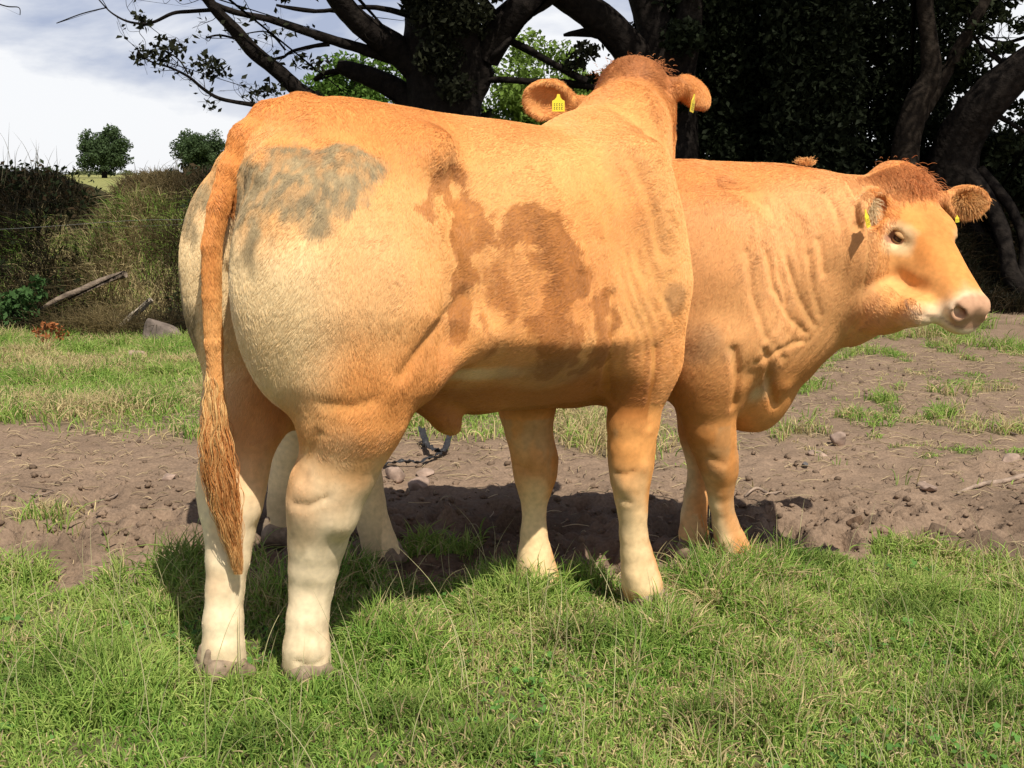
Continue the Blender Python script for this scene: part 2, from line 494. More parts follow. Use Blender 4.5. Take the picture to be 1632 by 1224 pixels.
# ---------------- animal A : seen from behind its right hip
hA = 0.0085
A = Body(spaced(-0.26, 1.86, 9, 9, hA, hA), np.arange(-0.48, 0.62, hA), np.arange(0.02, 1.72, hA))
A.loft([(-0.035, 1.22, 1.02, .07, 0), (0.02, 1.325, .93, .15, 0), (.08, 1.385, .84, .215, 0), (.20, 1.412, .76, .245, 0), (.35, 1.405, .72, .242, 0), (.52, 1.385, .64, .253, 0),
        (.70, 1.372, .605, .30, 0), (.85, 1.362, .595, .29, 0), (1.0, 1.385, .585, .25, 0), (1.07, 1.36, .595, .21, 0), (1.13, 1.28, .63, .165, 0), (1.19, 1.14, .70, .11, 0)], n=2.35, k=0.05, mid=.29, nlow=1.32)
for sg in (-1, 1):
    A.ell((0.18, sg * .18, 1.01), (.262, .128, .275), .06)
    A.cone((0.20, sg * .175, .92), (0.19, sg * .16, .68), .13, .095, .10)                 # thigh
    A.ell((0.055, sg * .14 + (.02 if sg > 0 else 0), .98), (.155, .145 if sg > 0 else .115, .29), .05)                 # buttock
    A.ell((0.36, sg * .20, 1.285), (.05, .035, .035), .12)               # hook bone
    A.ell((0.03, sg * .10, 1.245), (.06, .045, .05), .06)                  # pin bone
    A.ell((0.215, sg * .175, .80), (.145, .09, .16), .06)                   # stifle
    A.ell((1.04, sg * .172, .98), (.135, .075, .27), .08)                   # shoulder
    A.ell((1.09, sg * .152, .84), (.095, .07, .15), .06)                   # point of shoulder
    A.cone((1.03, sg * .19, 1.26), (1.10, sg * .19, .95), .05, .06, .12)  # shoulder blade
    A.cone((0.47, sg * .22, .84), (0.34, sg * .20, .76), .03, .04, .08)      # flank fold
A.cone((.36, 0, .81), (.62, 0, .68), .06, .05, .08)
A.chain([((.47, 0, .66), .045), ((.525, -.01, .60), .028), ((.545, -.01, .578), .020)], .04)     # sheath
A.ell((1.17, 0, .70), (.11, .10, .16), .08)                                # brisket
A.cone((.10, 0, 1.14), (.18, 0, .80), .012, .03, .02, op='cut')
A.cone((-.13, 0, 1.13), (-.06, 0, .72), .035, .055, .05, op='cut')   # cleft between the buttocks
def legs(Bd, fr, rows, k=.03, flat=None, foot_k=.02):
    lv = leg_levels(fr, rows)
    Bd.chain(lv[:3], .07, flat); Bd.chain(lv[2:], .014, flat)
    return lv
T = (0, 1, 0)
la_rh = legs(A, FA, [(610, 470, 655, -.185), (656, 486, 631, -.180), (708, 480, 617, -.165), (743, 472, 606, -.150), (775, 461, 589, -.135), (803, 453, 578, -.12), (828, 455, 566, -.108), (862, 456, 556, -.095), (905, 457, 543, -.082), (938, 458, 534, -.072),
    (985, 454, 527, -.072), (1030, 449, 528, -.072), (1055, 450, 529, -.072), (1080, 458, 528, -.072)], flat=(T, .82))
la_lh = legs(A, FA, [(600, 340, 470, .16), (656, 330, 452, .13), (705, 324, 440, .105), (745, 318, 432, .09), (780, 312, 425, .082), (812, 316, 417, .078), (850, 324, 408, .075), (890, 326, 401, .072), (938, 326, 391, .072),
    (990, 321, 389, .072), (1030, 320, 391, .072), (1055, 318, 394, .072), (1075, 320, 392, .072)], flat=(T, .82))
la_rf = legs(A, FA, [(520, 968, 1083, -.17), (575, 965, 1078, -.15), (616, 965, 1067, -.145), (672, 966, 1054, -.143), (714, 967, 1047, -.143), (738, 968, 1045, -.143), (762, 971, 1040, -.143), (790, 977, 1036, -.143), (815, 983, 1034, -.143), (850, 985, 1034, -.143),
    (880, 987, 1041, -.143), (905, 988, 1049, -.143), (930, 989, 1057, -.143), (950, 1000, 1061, -.143)], flat=(T, .9))
la_lf = legs(A, FA, [(560, 795, 885, .16), (640, 798, 880, .145), (688, 804, 882, .143), (712, 810, 886, .143), (735, 813, 892, .143), (758, 816, 890, .143), (782, 824, 881, .143), (805, 830, 873, .143), (848, 829, 872, .143), (880, 825, 879, .143),
    (900, 822, 885, .143), (920, 821, 891, .143), (935, 825, 893, .143)], flat=(T, .9))
for a, dz, k in ((la_rh, 0, 5), (la_lh, 0, 4)):                            # point of hock, behind
    p = a[k][0]; A.ell(p + np.array([-.052, 0, .04]), (.016, .018, .04), .04)
    for s_ in (-1, 1): A.ell(p + np.array([.025, s_ * .045, -.03]), (.03, .02, .04), .03)
# tail, down to the start of the switch
tailpx = [(480, 170, .030, .0), (428, 186, .033, -.0), (392, 222, .034, -.0), (369, 268, .031, -.0), (357, 330, .028, .0), (351, 390, .026, 0), (351, 470, .025, 0), (354, 545, .022, 0), (358, 610, .018, 0), (355, 680, .014, 0), (363, 740, .009, 0)]
tl = [(FA.at(x, y, t), r * .9) for x, y, r, t in tailpx]
for i, (p, r) in enumerate(tl):
    p[0] -= [0, 0, 0, .0, .012, .02, .02, .02, .02, .02, .02][i] * 1.0
A.chain(tl[:4], .03); A.chain(tl[3:], .007)
# neck and head (turned to its left, looking away)
hO = to_frame(FA, (.368, 3.72, 1.527))
hR = rot_head(math.radians(74), math.radians(-24), math.radians(-3), FA.th)
A.chain([((1.0, .02, 1.12), .19), ((1.07, .06, 1.20), .18), ((1.20, .12, 1.30), .14), (hO - hR[0] * .04 - np.array([0, 0, .11]), .112)], .09)
A.cone((.98, 0, 1.32), (1.18, .07, 1.37), .045, .045, .07)                 # crest
gA = add_head(A, hO, hR, 1.0)
earA = []
for (bx, by), (tx, ty), zoff, w in (((918, 168), (838, 153), .0, .062), ((1080, 142), (1124, 152), .0, .060)):
    Yb = 3.70; Yt = 3.62
    b0 = to_frame(FA, at(bx, by, Yb)); t0 = to_frame(FA, at(tx, ty, Yt if bx < 1000 else 3.90))
    n0 = to_frame(FA, FA.o + np.array([-.25, -1, -.15])) if bx < 1000 else to_frame(FA, FA.o + np.array([.35, .9, -.1]))
    add_ear(A, b0, t0, n0, w)
    earA.append((b0, t0))
VA, QA = A.mesh(3)
del A.D

# ---------------- animal B : side on behind A, head turned to the camera
hB = 0.0095
Bb = Body(spaced(-0.42, 2.20, 1.60, 2.2, hB, .006), spaced(-0.62, 0.46, -.62, -.05, hB, .0075), spaced(0.02, 1.44, .72, 1.42, hB, .007))
Bb.loft([(-.34, 1.12, .95, .08, 0), (-.26, 1.22, .85, .18, 0), (-.1, 1.28, .72, .24, 0), (.1, 1.30, .62, .265, 0), (.3, 1.285, .56, .28, 0), (.6, 1.27, .53, .30, 0), (.9, 1.272, .54, .29, 0),
         (1.1, 1.285, .54, .262, 0), (1.28, 1.278, .50, .235, 0), (1.40, 1.272, .53, .20, -.005), (1.50, 1.262, .61, .165, -.015), (1.60, 1.243, .71, .135, -.02), (1.68, 1.228, .755, .105, -.03), (1.72, 1.20, .83, .07, -.03)], n=2.2, k=.05)
for sg in (-1, 1):
    Bb.ell((-.10, sg * .165, .90), (.22, .12, .28), .09)
    Bb.ell((.08, sg * .235, 1.22), (.07, .04, .05), .09)
    Bb.ell((1.24, sg * .195, .90), (.17, .08, .28), .07)
    Bb.ell((1.31, sg * .17, .76), (.11, .075, .12), .05)
    Bb.ell((-.05, sg * .17, .70), (.14, .08, .15), .07)
Bb.ell((1.36, 0, .55), (.10, .075, .10), .07)
Bb.chain([((1.30, 0, .50), .025), ((1.375, 0, .50), .020), ((1.43, 0, .575), .026), ((1.49, 0, .66), .03), ((1.55, -.02, .74), .03)], .05)    # dewlap
lb_rf = legs(Bb, FB, [(540, 1078, 1184, -.16), (590, 1077, 1180, -.15), (633, 1078, 1175, -.145), (678, 1087, 1173, -.13), (700, 1096, 1174, -.12), (731, 1109, 1177, -.11), (750, 1116, 1177, -.10), (775, 1124, 1171, -.09), (800, 1129, 1169, -.08), (835, 1134, 1177, -.06),
    (861, 1137, 1189, -.05), (880, 1141, 1198, -.045), (895, 1148, 1204, -.04)])
lb_lf = legs(Bb, FB, [(600, 1060, 1130, .13), (690, 1088, 1138, .10), (725, 1091, 1139, .09), (763, 1094, 1136, .08), (790, 1089, 1131, .07), (822, 1084, 1127, .06), (850, 1081, 1129, .05), (872, 1083, 1132, .04), (893, 1087, 1132, .03)])
lb_rh = legs(Bb, FB, [(600, 470, 620, -.14), (660, 500, 612, -.12), (700, 520, 606, -.11), (743, 538, 608, -.10), (770, 548, 611, -.095), (800, 558, 615, -.09), (840, 569, 624, -.08), (865, 575, 633, -.075), (885, 582, 642, -.07)])
lb_lh = legs(Bb, FB, [(600, 400, 540, .15), (640, 436, 520, .14), (680, 436, 508, .12), (720, 430, 495, .11), (756, 427, 482, .10), (800, 425, 474, .09), (840, 424, 470, .08), (862, 424, 472, .07)])
hOB = np.array(to_frame(FB, (1.172, 3.64, 1.214)))
hRB = rot_head(math.radians(-70), math.radians(-33), math.radians(0), FB.th)
SB = .97
Bb.chain([((1.52, -.01, .98), .17), ((1.64, -.03, 1.02), .14), (hOB - hRB[0] * .02 - hRB[2] * .12, .095)], .07)
gB = add_head(Bb, hOB, hRB, SB)
earB = []
for (bx, by, Yb), (tx, ty, Yt), n0, w in (((1498, 318, 3.74), (1574, 325, 3.74), (-.15, -1, -.1), .055),):
    b0 = to_frame(FB, at(bx, by, Yb)); t0 = to_frame(FB, at(tx, ty, Yt))
    add_ear(Bb, b0, t0, to_frame(FB, FB.o + np.array(n0)), w)
    earB.append((b0, t0))
b0 = gB(0.03, -.108, -.012); t0 = b0 + .155 * unit(to_frame(FB, FB.o + np.array([-.42, -.72, -.52])))
add_ear(Bb, b0, t0, to_frame(FB, FB.o + np.array([.85, -.35, -.1])), .050); earB.append((b0, t0))
Bb.chain([(to_frame(FB, at(x, y, Y)), q) for x, y, Y, q in ((1330, 455, 3.72, .13), (1368, 485, 3.62, .095), (1410, 494, 3.50, .062), (1462, 497, 3.38, .043))], .05)
Bb.cone(gB(.26, 0, -.235), gB(.04, 0, -.33), .04, .06, .07)
VB, QB = Bb.mesh(3)
del Bb.D
# loose folds of skin: neck of B, elbow of both, from real relief
def folds(V, Q, fn):
    Nn, _ = vnormals(V, Q)
    return V + Nn * fn(V)[:, None]
def fold_B(P):
    s, t, z = P[:, 0], P[:, 1], P[:, 2]
    m = sstep(1.25, 1.36, s) * (1 - sstep(1.62, 1.74, s)) * sstep(.60, .75, z) * (1 - sstep(1.12, 1.22, z)) * (t < 0.05)
    w = s * 1.0 + 0.10 * np.sin(z * 5.0) + (fbm(P * 4, 2, 5) - .5) * .16 - (z - .9) * .22
    r = np.sin(w * 2 * math.pi / .052) + .5 * np.sin(w * 2 * math.pi / .031 + 1.0)
    return 0.0011 * r * m * (.3 + 1.2 * fbm(P * 5, 2, 77)) + 0.006 * (fbm(P * 6, 2, 8) - .5)
def fold_A(P):
    s, t, z = P[:, 0], P[:, 1], P[:, 2]
    m = sstep(.86, .92, s) * (1 - sstep(1.00, 1.05, s)) * sstep(.66, .78, z) * (1 - sstep(1.0, 1.15, z)) * (t < -.1)
    r = np.sin((s + (z - .8) * .28 + (fbm(P * 4, 2, 5) - .5) * .08) * 2 * math.pi / .036)
    rib = np.sin((s + (z - .9) * .25) * 2 * math.pi / .085) * sstep(.5, .6, s) * (1 - sstep(.84, .92, s)) * sstep(.75, .9, z) * (1 - sstep(1.1, 1.25, z)) * 0.0012
    hock = 0
    return 0.0005 * r * m * (.3 + 1.2 * fbm(P * 5, 2, 77)) + rib + 0.007 * (fbm(P * 6, 2, 8) - .5)
VA = relief(FA, VA, QA, [
    ([(745, 470), (728, 494), (707, 520), (680, 556), (650, 596)], .009, .022), ([(985, 470), (980, 530), (972, 590), (968, 640)], .007, .014),
    ([(705, 215), (735, 255), (752, 320)], .004, .03), ([(500, 690), (487, 735), (478, 770)], .005, .014), ([(462, 808), (490, 812), (518, 800)], .004, .010),
    ([(975, 752), (1000, 762), (1012, 755)], .004, .007), ([(985, 798), (1008, 806)], .004, .008), ([(818, 745), (840, 752)], .004, .008),
    ([(1075, 440), (1060, 470), (1078, 505)], .003, .014), ([(1050, 560), (1046, 620), (1040, 680)], .006, .012), ([(940, 380), (950, 440), (955, 520), (950, 590)], .003, .012), ([(1010, 250), (1040, 330), (1060, 400)], .004, .02),
    ([(600, 640), (560, 655), (520, 650)], .004, .02), ([(335, 800), (360, 806)], .005, .010), ([(948, 140), (975, 122), (1010, 116), (1045, 122), (1068, 140)], .007, .016), ([(470, 1060), (500, 1066), (520, 1058)], .004, .008)], [
    (482, 782, .034, .003), (548, 842, .032, .008), (500, 735, .035, -.004), (570, 700, .06, .010), (470, 245, .05, -.008), (402, 300, .04, -.008), (735, 300, .075, -.021), 
    (540, 210, .10, -.006), (600, 400, .10, .008), (470, 420, .07, .008), (640, 500, .06, -.006), (560, 560, .08, .006), (870, 290, .09, .008), (1000, 330, .08, .010), (1020, 470, .06, .008), (1040, 300, .06, .006),
    (1010, 590, .045, .008), (990, 780, .026, .005), (1032, 745, .02, .005), (1012, 700, .03, -.004), (860, 735, .03, .006), (842, 700, .03, -.004), (1008, 930, .03, .006), (1012, 860, .025, -.004), (850, 905, .028, .006), (850, 850, .02, -.003), (493, 1045, .03, .006), (490, 950, .03, -.004), (355, 1045, .03, .005), (355, 960, .03, -.003),
    (800, 560, .10, .006), (900, 460, .10, -.004), (700, 600, .05, .006)])
VB = relief(FB, VB, QB, [
    ([(1222, 320), (1226, 390), (1240, 460), (1265, 510), (1290, 532)], .006, .013), ([(1262, 420), (1280, 480), (1302, 520)], .004, .010), ([(1290, 400), (1300, 460), (1312, 505)], .003, .009), ([(1195, 400), (1205, 470), (1225, 540), (1255, 575)], .004, .012), ([(1240, 360), (1246, 430), (1262, 480)], .003, .009),
    ([(1175, 560), (1180, 600), (1176, 650)], .012, .014), ([(1228, 560), (1232, 610), (1238, 650)], .014, .013), ([(1285, 545), (1250, 560), (1215, 580)], .006, .012), ([(1310, 380), (1318, 440)], .004, .010), ([(1130, 735), (1160, 742)], .004, .010),
    ([(1440, 520), (1470, 505), (1487, 516)], .003, .007)], [
    (1205, 600, .045, -.012), (1150, 560, .07, .008), (1200, 330, .10, -.006), (1255, 620, .03, .008), (1150, 760, .03, .005), (1160, 690, .03, -.004), (1160, 870, .03, .005), (1155, 810, .02, -.003), (1130, 430, .08, .006),
    (1340, 440, .06, -.006), (1405, 440, .045, .006), (1425, 470, .03, -.004), (1470, 440, .03, .004), (1445, 420, .03, -.004), (1500, 430, .025, -.003)])
VA = folds(VA, QA, fold_A); VB = folds(VB, QB, fold_B)

# ---------------- colouring (pigment, wet hair, dried dung and painted belly shade)
TAN = np.array([.64, .255, .066]); GOLD = np.array([.72, .365, .122]); CREAM = np.array([.82, .62, .345]); RED = np.array([.42, .155, .05]); PALE = np.array([.88, .80, .63])
WET = np.array([.38, .140, .032]); DUNG = np.array([.275, .205, .110]); BROWN = np.array([.30, .15, .06])
def lerp(a, b, m): return a * (1 - m[:, None]) + b * m[:, None]
def blob(P, c, r, seed, rough=.35, soft=.35, f=14):
    d = np.sqrt((((P - np.asarray(c)) / np.asarray(r)) ** 2).sum(1)) + (fbm(P * f, 4, seed) - .5) * 2 * rough
    return 1 - sstep(1 - soft, 1 + soft * .3, d)
def pA(x, y, t=-.25): return FA.at(x, y, t)
def col_A(P):
    s, t, z = P[:, 0], P[:, 1], P[:, 2]
    n = fbm(P * 3.2, 3, 21)
    zz = z + (n - .5) * .22
    c = np.tile(GOLD, (len(P), 1))
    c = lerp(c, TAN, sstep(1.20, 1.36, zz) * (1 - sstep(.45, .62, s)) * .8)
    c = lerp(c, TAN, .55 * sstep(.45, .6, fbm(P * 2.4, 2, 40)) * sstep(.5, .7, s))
    rear = (1 - sstep(-.02, .15, s + (n - .5) * .16 + .10 * sstep(.9, .6, z)))
    c = lerp(c, CREAM, .34 * (1 - sstep(.10, .36, s)) * (1 - sstep(1.12, 1.28, zz)) * sstep(.78, 1.0, zz))
    c = lerp(c, TAN, .55 * (s < .5) * (1 - sstep(.80, 1.0, zz + s * .15)) * sstep(.0, .14, s) * sstep(.36, .66, zz))
    c = lerp(c, CREAM * 1.03, .95 * rear * (1 - sstep(1.06, 1.20, zz)))
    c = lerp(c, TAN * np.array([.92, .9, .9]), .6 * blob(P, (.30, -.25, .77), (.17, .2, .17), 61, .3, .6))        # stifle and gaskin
    c = lerp(c, CREAM * .6 + PALE * .4, (s < .45) * (1 - sstep(.36, .68, zz + (fbm(P * 9, 3, 31) - .5) * .2)) * .9)
    c = lerp(c, TAN * .8, .30 * (s < .45) * (1 - sstep(.6, .7, z)) * sstep(.46, .66, fbm(P * 7, 3, 66)))
    c = lerp(c, TAN, .6 * blob(P, pA(590, 700, -.12), (.05, .12, .11), 62, .45, .8))
    fl = (s > .8)
    c = lerp(c, TAN, fl * (1 - sstep(.75, .95, zz)) * .55)
    lc = np.where(t > 0, np.interp(z, [q[0][2] for q in la_lf][::-1], [q[0][0] for q in la_lf][::-1]), np.interp(z, [q[0][2] for q in la_rf][::-1], [q[0][0] for q in la_rf][::-1]))
    low = 1 - sstep(.14, .52, zz + (fbm(P * 8, 3, 32) - .5) * .25)
    c = lerp(c, CREAM * np.array([.97, .93, .88]), fl * (z < .70) * low * (1 - sstep(-.012, .026, s - lc + (n - .5) * .05 - .02 * (z < .3))) * .92)
    c = lerp(c, CREAM * .9, fl * (1 - sstep(.2, .36, zz)) * .35)
    c = lerp(c, TAN * .8, .5 * fl * (z < .6) * sstep(.5, .64, fbm(P * 8, 3, 67)))
    # underside of the belly darkened, its shade put into the colour; cream edge above
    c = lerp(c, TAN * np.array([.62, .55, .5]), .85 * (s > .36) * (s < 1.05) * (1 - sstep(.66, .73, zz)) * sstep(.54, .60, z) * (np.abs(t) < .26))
    c = lerp(c, CREAM, .7 * blob(P, (.52, -.22, .745), (.14, .2, .022), 63, .35, .6))
    # tail
    tail = (np.abs(t) < .06) & (s < -.035) & (z > .5)
    tp = np.array([q[0] for q in tl]); tr_ = np.array([q[1] for q in tl])
    dt = np.full(len(P), 9.0)
    zone = (np.abs(t) < .09) & (s < .12) & (z > .5)
    if zone.any():
        Pz = P[zone]; best = np.full(len(Pz), 9.0)
        for i in range(len(tp) - 1):
            v = tp[i + 1] - tp[i]; h = np.clip(((Pz - tp[i]) @ v) / (v @ v), 0, 1); best = np.minimum(best, np.linalg.norm(Pz - tp[i] - h[:, None] * v, axis=1) - (tr_[i] + (tr_[i + 1] - tr_[i]) * h))
        dt[zone] = best
    tl_ = dt < .010
    c = np.where(tl_[:, None], lerp(TAN[None] * np.ones((len(P), 1)), GOLD, sstep(.4, .6, n)), c)
    # head and crest
    hd = np.linalg.norm(P - hO, axis=1)
    c = lerp(c, TAN, .5 * (1 - sstep(.15, .40, hd)))
    c = lerp(c, RED, (1 - sstep(.10, .21, hd + (n - .5) * .08)) * .9)
    c = lerp(c, RED * 1.2, .55 * blob(P, pA(1000, 190, .1), (.05, .2, .10), 64, .35, .6))
    # wet streaks
    wet = 0
    Wp = (np.stack([fbm(P * 13, 2, 101), fbm(P * 13, 2, 102), fbm(P * 13, 2, 103)], 1) - .5) * .14
    for (x, y, rx, rz, tt) in ((730, 300, .075, .055, -.26), (690, 325, .07, .035, -.26), (765, 350, .07, .07, -.27), (745, 415, .035, .10, -.28), (725, 480, .03, .10, -.26), (850, 370, .11, .055, -.29), (895, 400, .075, .075, -.29), (905, 470, .05, .12, -.28), (880, 545, .08, .10, -.26), (815, 460, .10, .16, -.30), (945, 520, .05, .13, -.25)):
        q = pA(x, y, tt); am = .55 if (x, y) == (815, 460) else 1
        wet = np.maximum(wet, am * blob(P + Wp, q, (rx, .14, rz), 70 + x % 7, .55, .25, 26))
    wet = sstep(.34, .80, wet + (fbm(np.stack([s * 34, t * 16, z * 17], 1), 4, 105) - .5) * 1.7) * (wet > .05) * (t < -.05)
    c = lerp(c, WET * 1.15, .38 * blob(P, pA(850, 480, -.28), (.20, .2, .19), 79, .5, .9))
    c = lerp(c, WET, wet * .80)
    c = lerp(c, BROWN, .55 * blob(P, pA(880, 590, -.2), (.16, .2, .055), 81, .4, .5))
    c = lerp(c, BROWN * 1.1, .5 * blob(P, pA(1068, 475, -.25), (.045, .15, .055), 82, .35, .4))
    c = c
    # dried dung on the rump
    dg = 0
    for (x, y, rx, rz, tt, am) in ((550, 262, .095, .050, -.24, 1), (505, 300, .12, .08, -.22, .95), (450, 320, .10, .12, -.17, .9), (470, 262, .07, .05, -.15, .8), (415, 360, .07, .10, -.13, .95), (395, 300, .05, .09, -.08, .9), (382, 410, .05, .11, -.09, .9), (392, 460, .03, .07, -.09, .6), (480, 360, .09, .06, -.2, .6)):
        dg = np.maximum(dg, am * blob(P, pA(x, y, tt), (rx, .14, rz), 90 + x % 5, .38, .5, 16))
    dg = dg * (t < -.02) * (~tl_)
    dg = np.maximum(dg, .7 * blob(P, FA.at(296, 330, .2), (.06, .12, .10), 95, .5, .5, 16) * (t > .05))
    dg = np.maximum(dg, .35 * blob(P, FA.at(290, 520, .2), (.05, .10, .14), 96, .6, .5, 20) * (t > .05))
    streak = .62 + .38 * sstep(.3, .6, fbm(np.stack([s * 70, t * 70, z * 22], 1), 2, 11))
    dg = sstep(.02, .66, dg + (fbm(np.stack([s * 30, t * 30, z * 12], 1), 4, 106) - .5) * 1.3) * (dg > .02)
    c = lerp(c, DUNG[None] * (.6 + .9 * fbm(P * 55, 2, 107))[:, None], dg * streak)
    # grime on hocks and shanks
    c = lerp(c, DUNG * 1.5, .42 * (z < .55) * sstep(.50, .66, fbm(np.stack([s * 16, t * 16, z * 8], 1), 4, 111)))
    c = lerp(c, DUNG * 1.6, .45 * blob(P, pA(540, 860, -.1), (.06, .1, .08), 97, .6, .5, 20))
    c = lerp(c, DUNG * 1.4, .5 * (s < .5) * (1 - sstep(.08, .15, zz + .03)))
    return c * (0.92 + .16 * fbm(P * 12, 2, 33))[:, None]
EYE_B = {sg: gB(.192, sg * .104, -.065) for sg in (-1, 1)}
def hl(P):
    d = (P - hOB) / SB
    return d @ hRB.T
def col_B(P):
    s, t, z = P[:, 0], P[:, 1], P[:, 2]
    n = fbm(P * 3.2, 3, 51); zz = z + (n - .5) * .2
    c = np.tile(GOLD * np.array([.95, .95, 1.08]), (len(P), 1))
    c = lerp(c, TAN, .75 * sstep(1.14, 1.24, zz))
    c = lerp(c, TAN, .65 * sstep(.46, .62, fbm(P * 2.6, 2, 52)))
    c = lerp(c, TAN * .85, .7 * (s > 1) * (1 - sstep(.62, .80, zz)))
    c = lerp(c, np.array([.42, .25, .13]), .55 * blob(P, FB.at(1120, 540, -.22), (.09, .15, .08), 53, .5, .6, 18))
    lc = np.where(t > .02, np.interp(z, [q[0][2] for q in lb_lf][::-1], [q[0][0] for q in lb_lf][::-1]), np.interp(z, [q[0][2] for q in lb_rf][::-1], [q[0][0] for q in lb_rf][::-1]))
    c = lerp(c, CREAM * .92, (s > .9) * (z < .55) * (1 - sstep(.28, .46, zz + (fbm(P * 9, 3, 36) - .5) * .2)) * (1 - .8 * sstep(-.03, .015, s - lc + (n - .5) * .05)))
    c = lerp(c, DUNG * 1.4, .4 * (z < .5) * sstep(.52, .66, fbm(np.stack([s * 16, t * 16, z * 8], 1), 4, 112)))
    c = lerp(c, TAN * .8, (s > .9) * (z < .6) * .45 * sstep(.48, .64, fbm(P * 8, 3, 37)))
    c = lerp(c, CREAM, (s < .6) * (1 - sstep(.5, .65, zz)))
    c = lerp(c, DUNG * 1.5, .6 * (s < .6) * (1 - sstep(.14, .22, zz)) * (s < .19))
    c = lerp(c, CREAM * .8, .85 * blob(P, FB.at(1205, 590, -.08), (.05, .12, .09), 54, .4, .5))
    c = lerp(c, np.array([.62, .27, .08]), .8 * (1 - sstep(.50, .60, zz)) * (s > 1.28) * sstep(.42, .45, z))
    h = hl(P); x, y, zh = h[:, 0], h[:, 1], h[:, 2]
    onh = (x > -.05) & (z > .6) & (np.abs(y) < .17) & (zh > -.34)
    hn = (n - .5) * .05
    m = onh * (sstep(.03, .09, x))
    c = lerp(c, TAN * np.array([1.05, 1.0, .9]), m * .72 * sstep(-.20, -.02, zh + hn))
    c = lerp(c, GOLD, m * .7 * (1 - sstep(-.14, -.04, zh + hn)))
    c = lerp(c, RED * 1.2, onh * sstep(-.03, .0, x) * (1 - sstep(.04, .12, x + hn + np.abs(y) * .5)) * sstep(-.05, .0, zh) * .85)
    c = lerp(c, TAN * .8, m * .6 * blob(h, (.22, 0, 0), (.12, .05, .1), 57, .3, .6))
    for sg in (-1, 1):
        d = np.sqrt(((x - .195) / .060) ** 2 + ((zh + .066) / .046) ** 2 + ((y - sg * .1) / .06) ** 2) + (vnoise(P * 40, 3) - .5) * .3
        c = lerp(c, CREAM, (1 - sstep(.55, 1.25, d)) * .75)
        d2 = np.sqrt(((x - .190) / .031) ** 2 + ((zh + .066) / .020) ** 2 + ((y - sg * .105) / .05) ** 2)
        c = lerp(c, np.array([.42, .21, .12]), (1 - sstep(.8, 1.05, d2)))
    mz = onh * sstep(.385, .465, x + (fbm(P * 22, 2, 58) - .5) * .06 - np.clip(zh + .15, 0, .2) * .42)
    c = lerp(c, PALE * np.array([1, .93, .84]), mz * .72)
    c = lerp(c, TAN * np.array([.62, .55, .5]), onh * .08 * blob(h, (.33, -.06, -.165), (.045, .06, .03), 59, .3, .5))
    c = lerp(c, TAN * np.array([.75, .7, .65]), onh * .10 * blob(h, (.20, -.08, -.17), (.11, .06, .05), 60, .4, .9))
    c = lerp(c, CREAM, onh * .5 * blob(h, (.10, -.12, -.14), (.06, .06, .06), 68, .4, .7))
    ns = onh * sstep(.470, .490, x + .22 * (zh + .13) + (fbm(P * 40, 2, 69) - .5) * .012) * sstep(-.172, -.16, zh)
    c = lerp(c, np.array([.44, .235, .135]), ns * .9)
    dn = np.sqrt(((x - .503) / .026) ** 2 + ((np.abs(y) - .052) / .018) ** 2 + ((zh + .113) / .018) ** 2)
    ml = onh * (x > .37) * (1 - sstep(.0, .006, np.abs(zh + .160 + .0 * x)))
    c = lerp(c, np.array([.30, .17, .12]), ml * .7)
    c = lerp(c, np.array([.10, .03, .025]), (1 - sstep(.7, 1.0, dn)))
    return c * (0.92 + .16 * fbm(P * 12, 2, 34))[:, None]

def comb_A(P):
    s, t, z = P[:, 0], P[:, 1], P[:, 2]
    d = np.zeros_like(P); d[:, 0] = -.75; d[:, 2] = -.65
    leg = (z < .62) ; d[leg, 0] = -.2; d[leg, 2] = -1
    th = (s < .35) & (z > .6); d[th, 0] = -.35; d[th, 2] = -1
    tail = (np.abs(t) < .06) & (s < -.06); d[tail] = (0, 0, -1)
    hm = (1 - sstep(.10, .34, np.linalg.norm(P - hO, axis=1)))[:, None]
    d = d * (1 - hm) + hm * (hR[0] * .9 + np.array([0, 0, .2]))
    return d
def comb_B(P):
    s, t, z = P[:, 0], P[:, 1], P[:, 2]
    d = np.zeros_like(P); d[:, 0] = -.45; d[:, 2] = -.9
    h = hl(P); on = (h[:, 0] > -.02) & (z > .6) & (np.abs(h[:, 1]) < .2) & (h[:, 2] > -.34)
    d[on] = hRB[0] * 1.0
    pol = on & (h[:, 0] < .13) & (h[:, 2] > -.06)
    d[pol] = hRB[0] * .8 + np.array([0, 0, -.3])
    return d
def len_A(P):
    s, t, z = P[:, 0], P[:, 1], P[:, 2]
    l = .0125 + .004 * vnoise(P * 5, 2)
    l = np.where(z > 1.3, l * 1.1, l); l = .0085 + (l - .0085) * sstep(.42, .80, z)
    l = np.where((s < .4) & (z > .6) & (z < .95), l * 1.25, l)
    hd = np.linalg.norm(P - hO, axis=1); l = np.where(hd < .16, l * 1.3, l)
    return l
def len_B(P):
    z = P[:, 2]; l = .012 + .004 * vnoise(P * 5, 2)
    h = hl(P); on = (h[:, 0] > .0) & (z > .6) & (np.abs(h[:, 1]) < .13)
    l = np.where(on, .006 + .022 * (1 - sstep(.07, .15, h[:, 0])) * (h[:, 2] > -.04), l)
    l = np.where(on & (h[:, 0] > .40), .0035, l)
    l = np.where((~on) & (z > 1.2), l * (1.2 + 1.2 * sstep(.5, .65, vnoise(P * 11, 6))), l)
    l = np.where(on, l, .0085 + (l - .0085) * sstep(.40, .78, z))
    ear = np.zeros(len(P), bool)
    for b0, t0 in earB:
        c = (b0 + t0 * 1.2) / 2.2; ear |= np.linalg.norm(P - c, axis=1) < .085
    l = np.where(ear, .016, l)
    return l
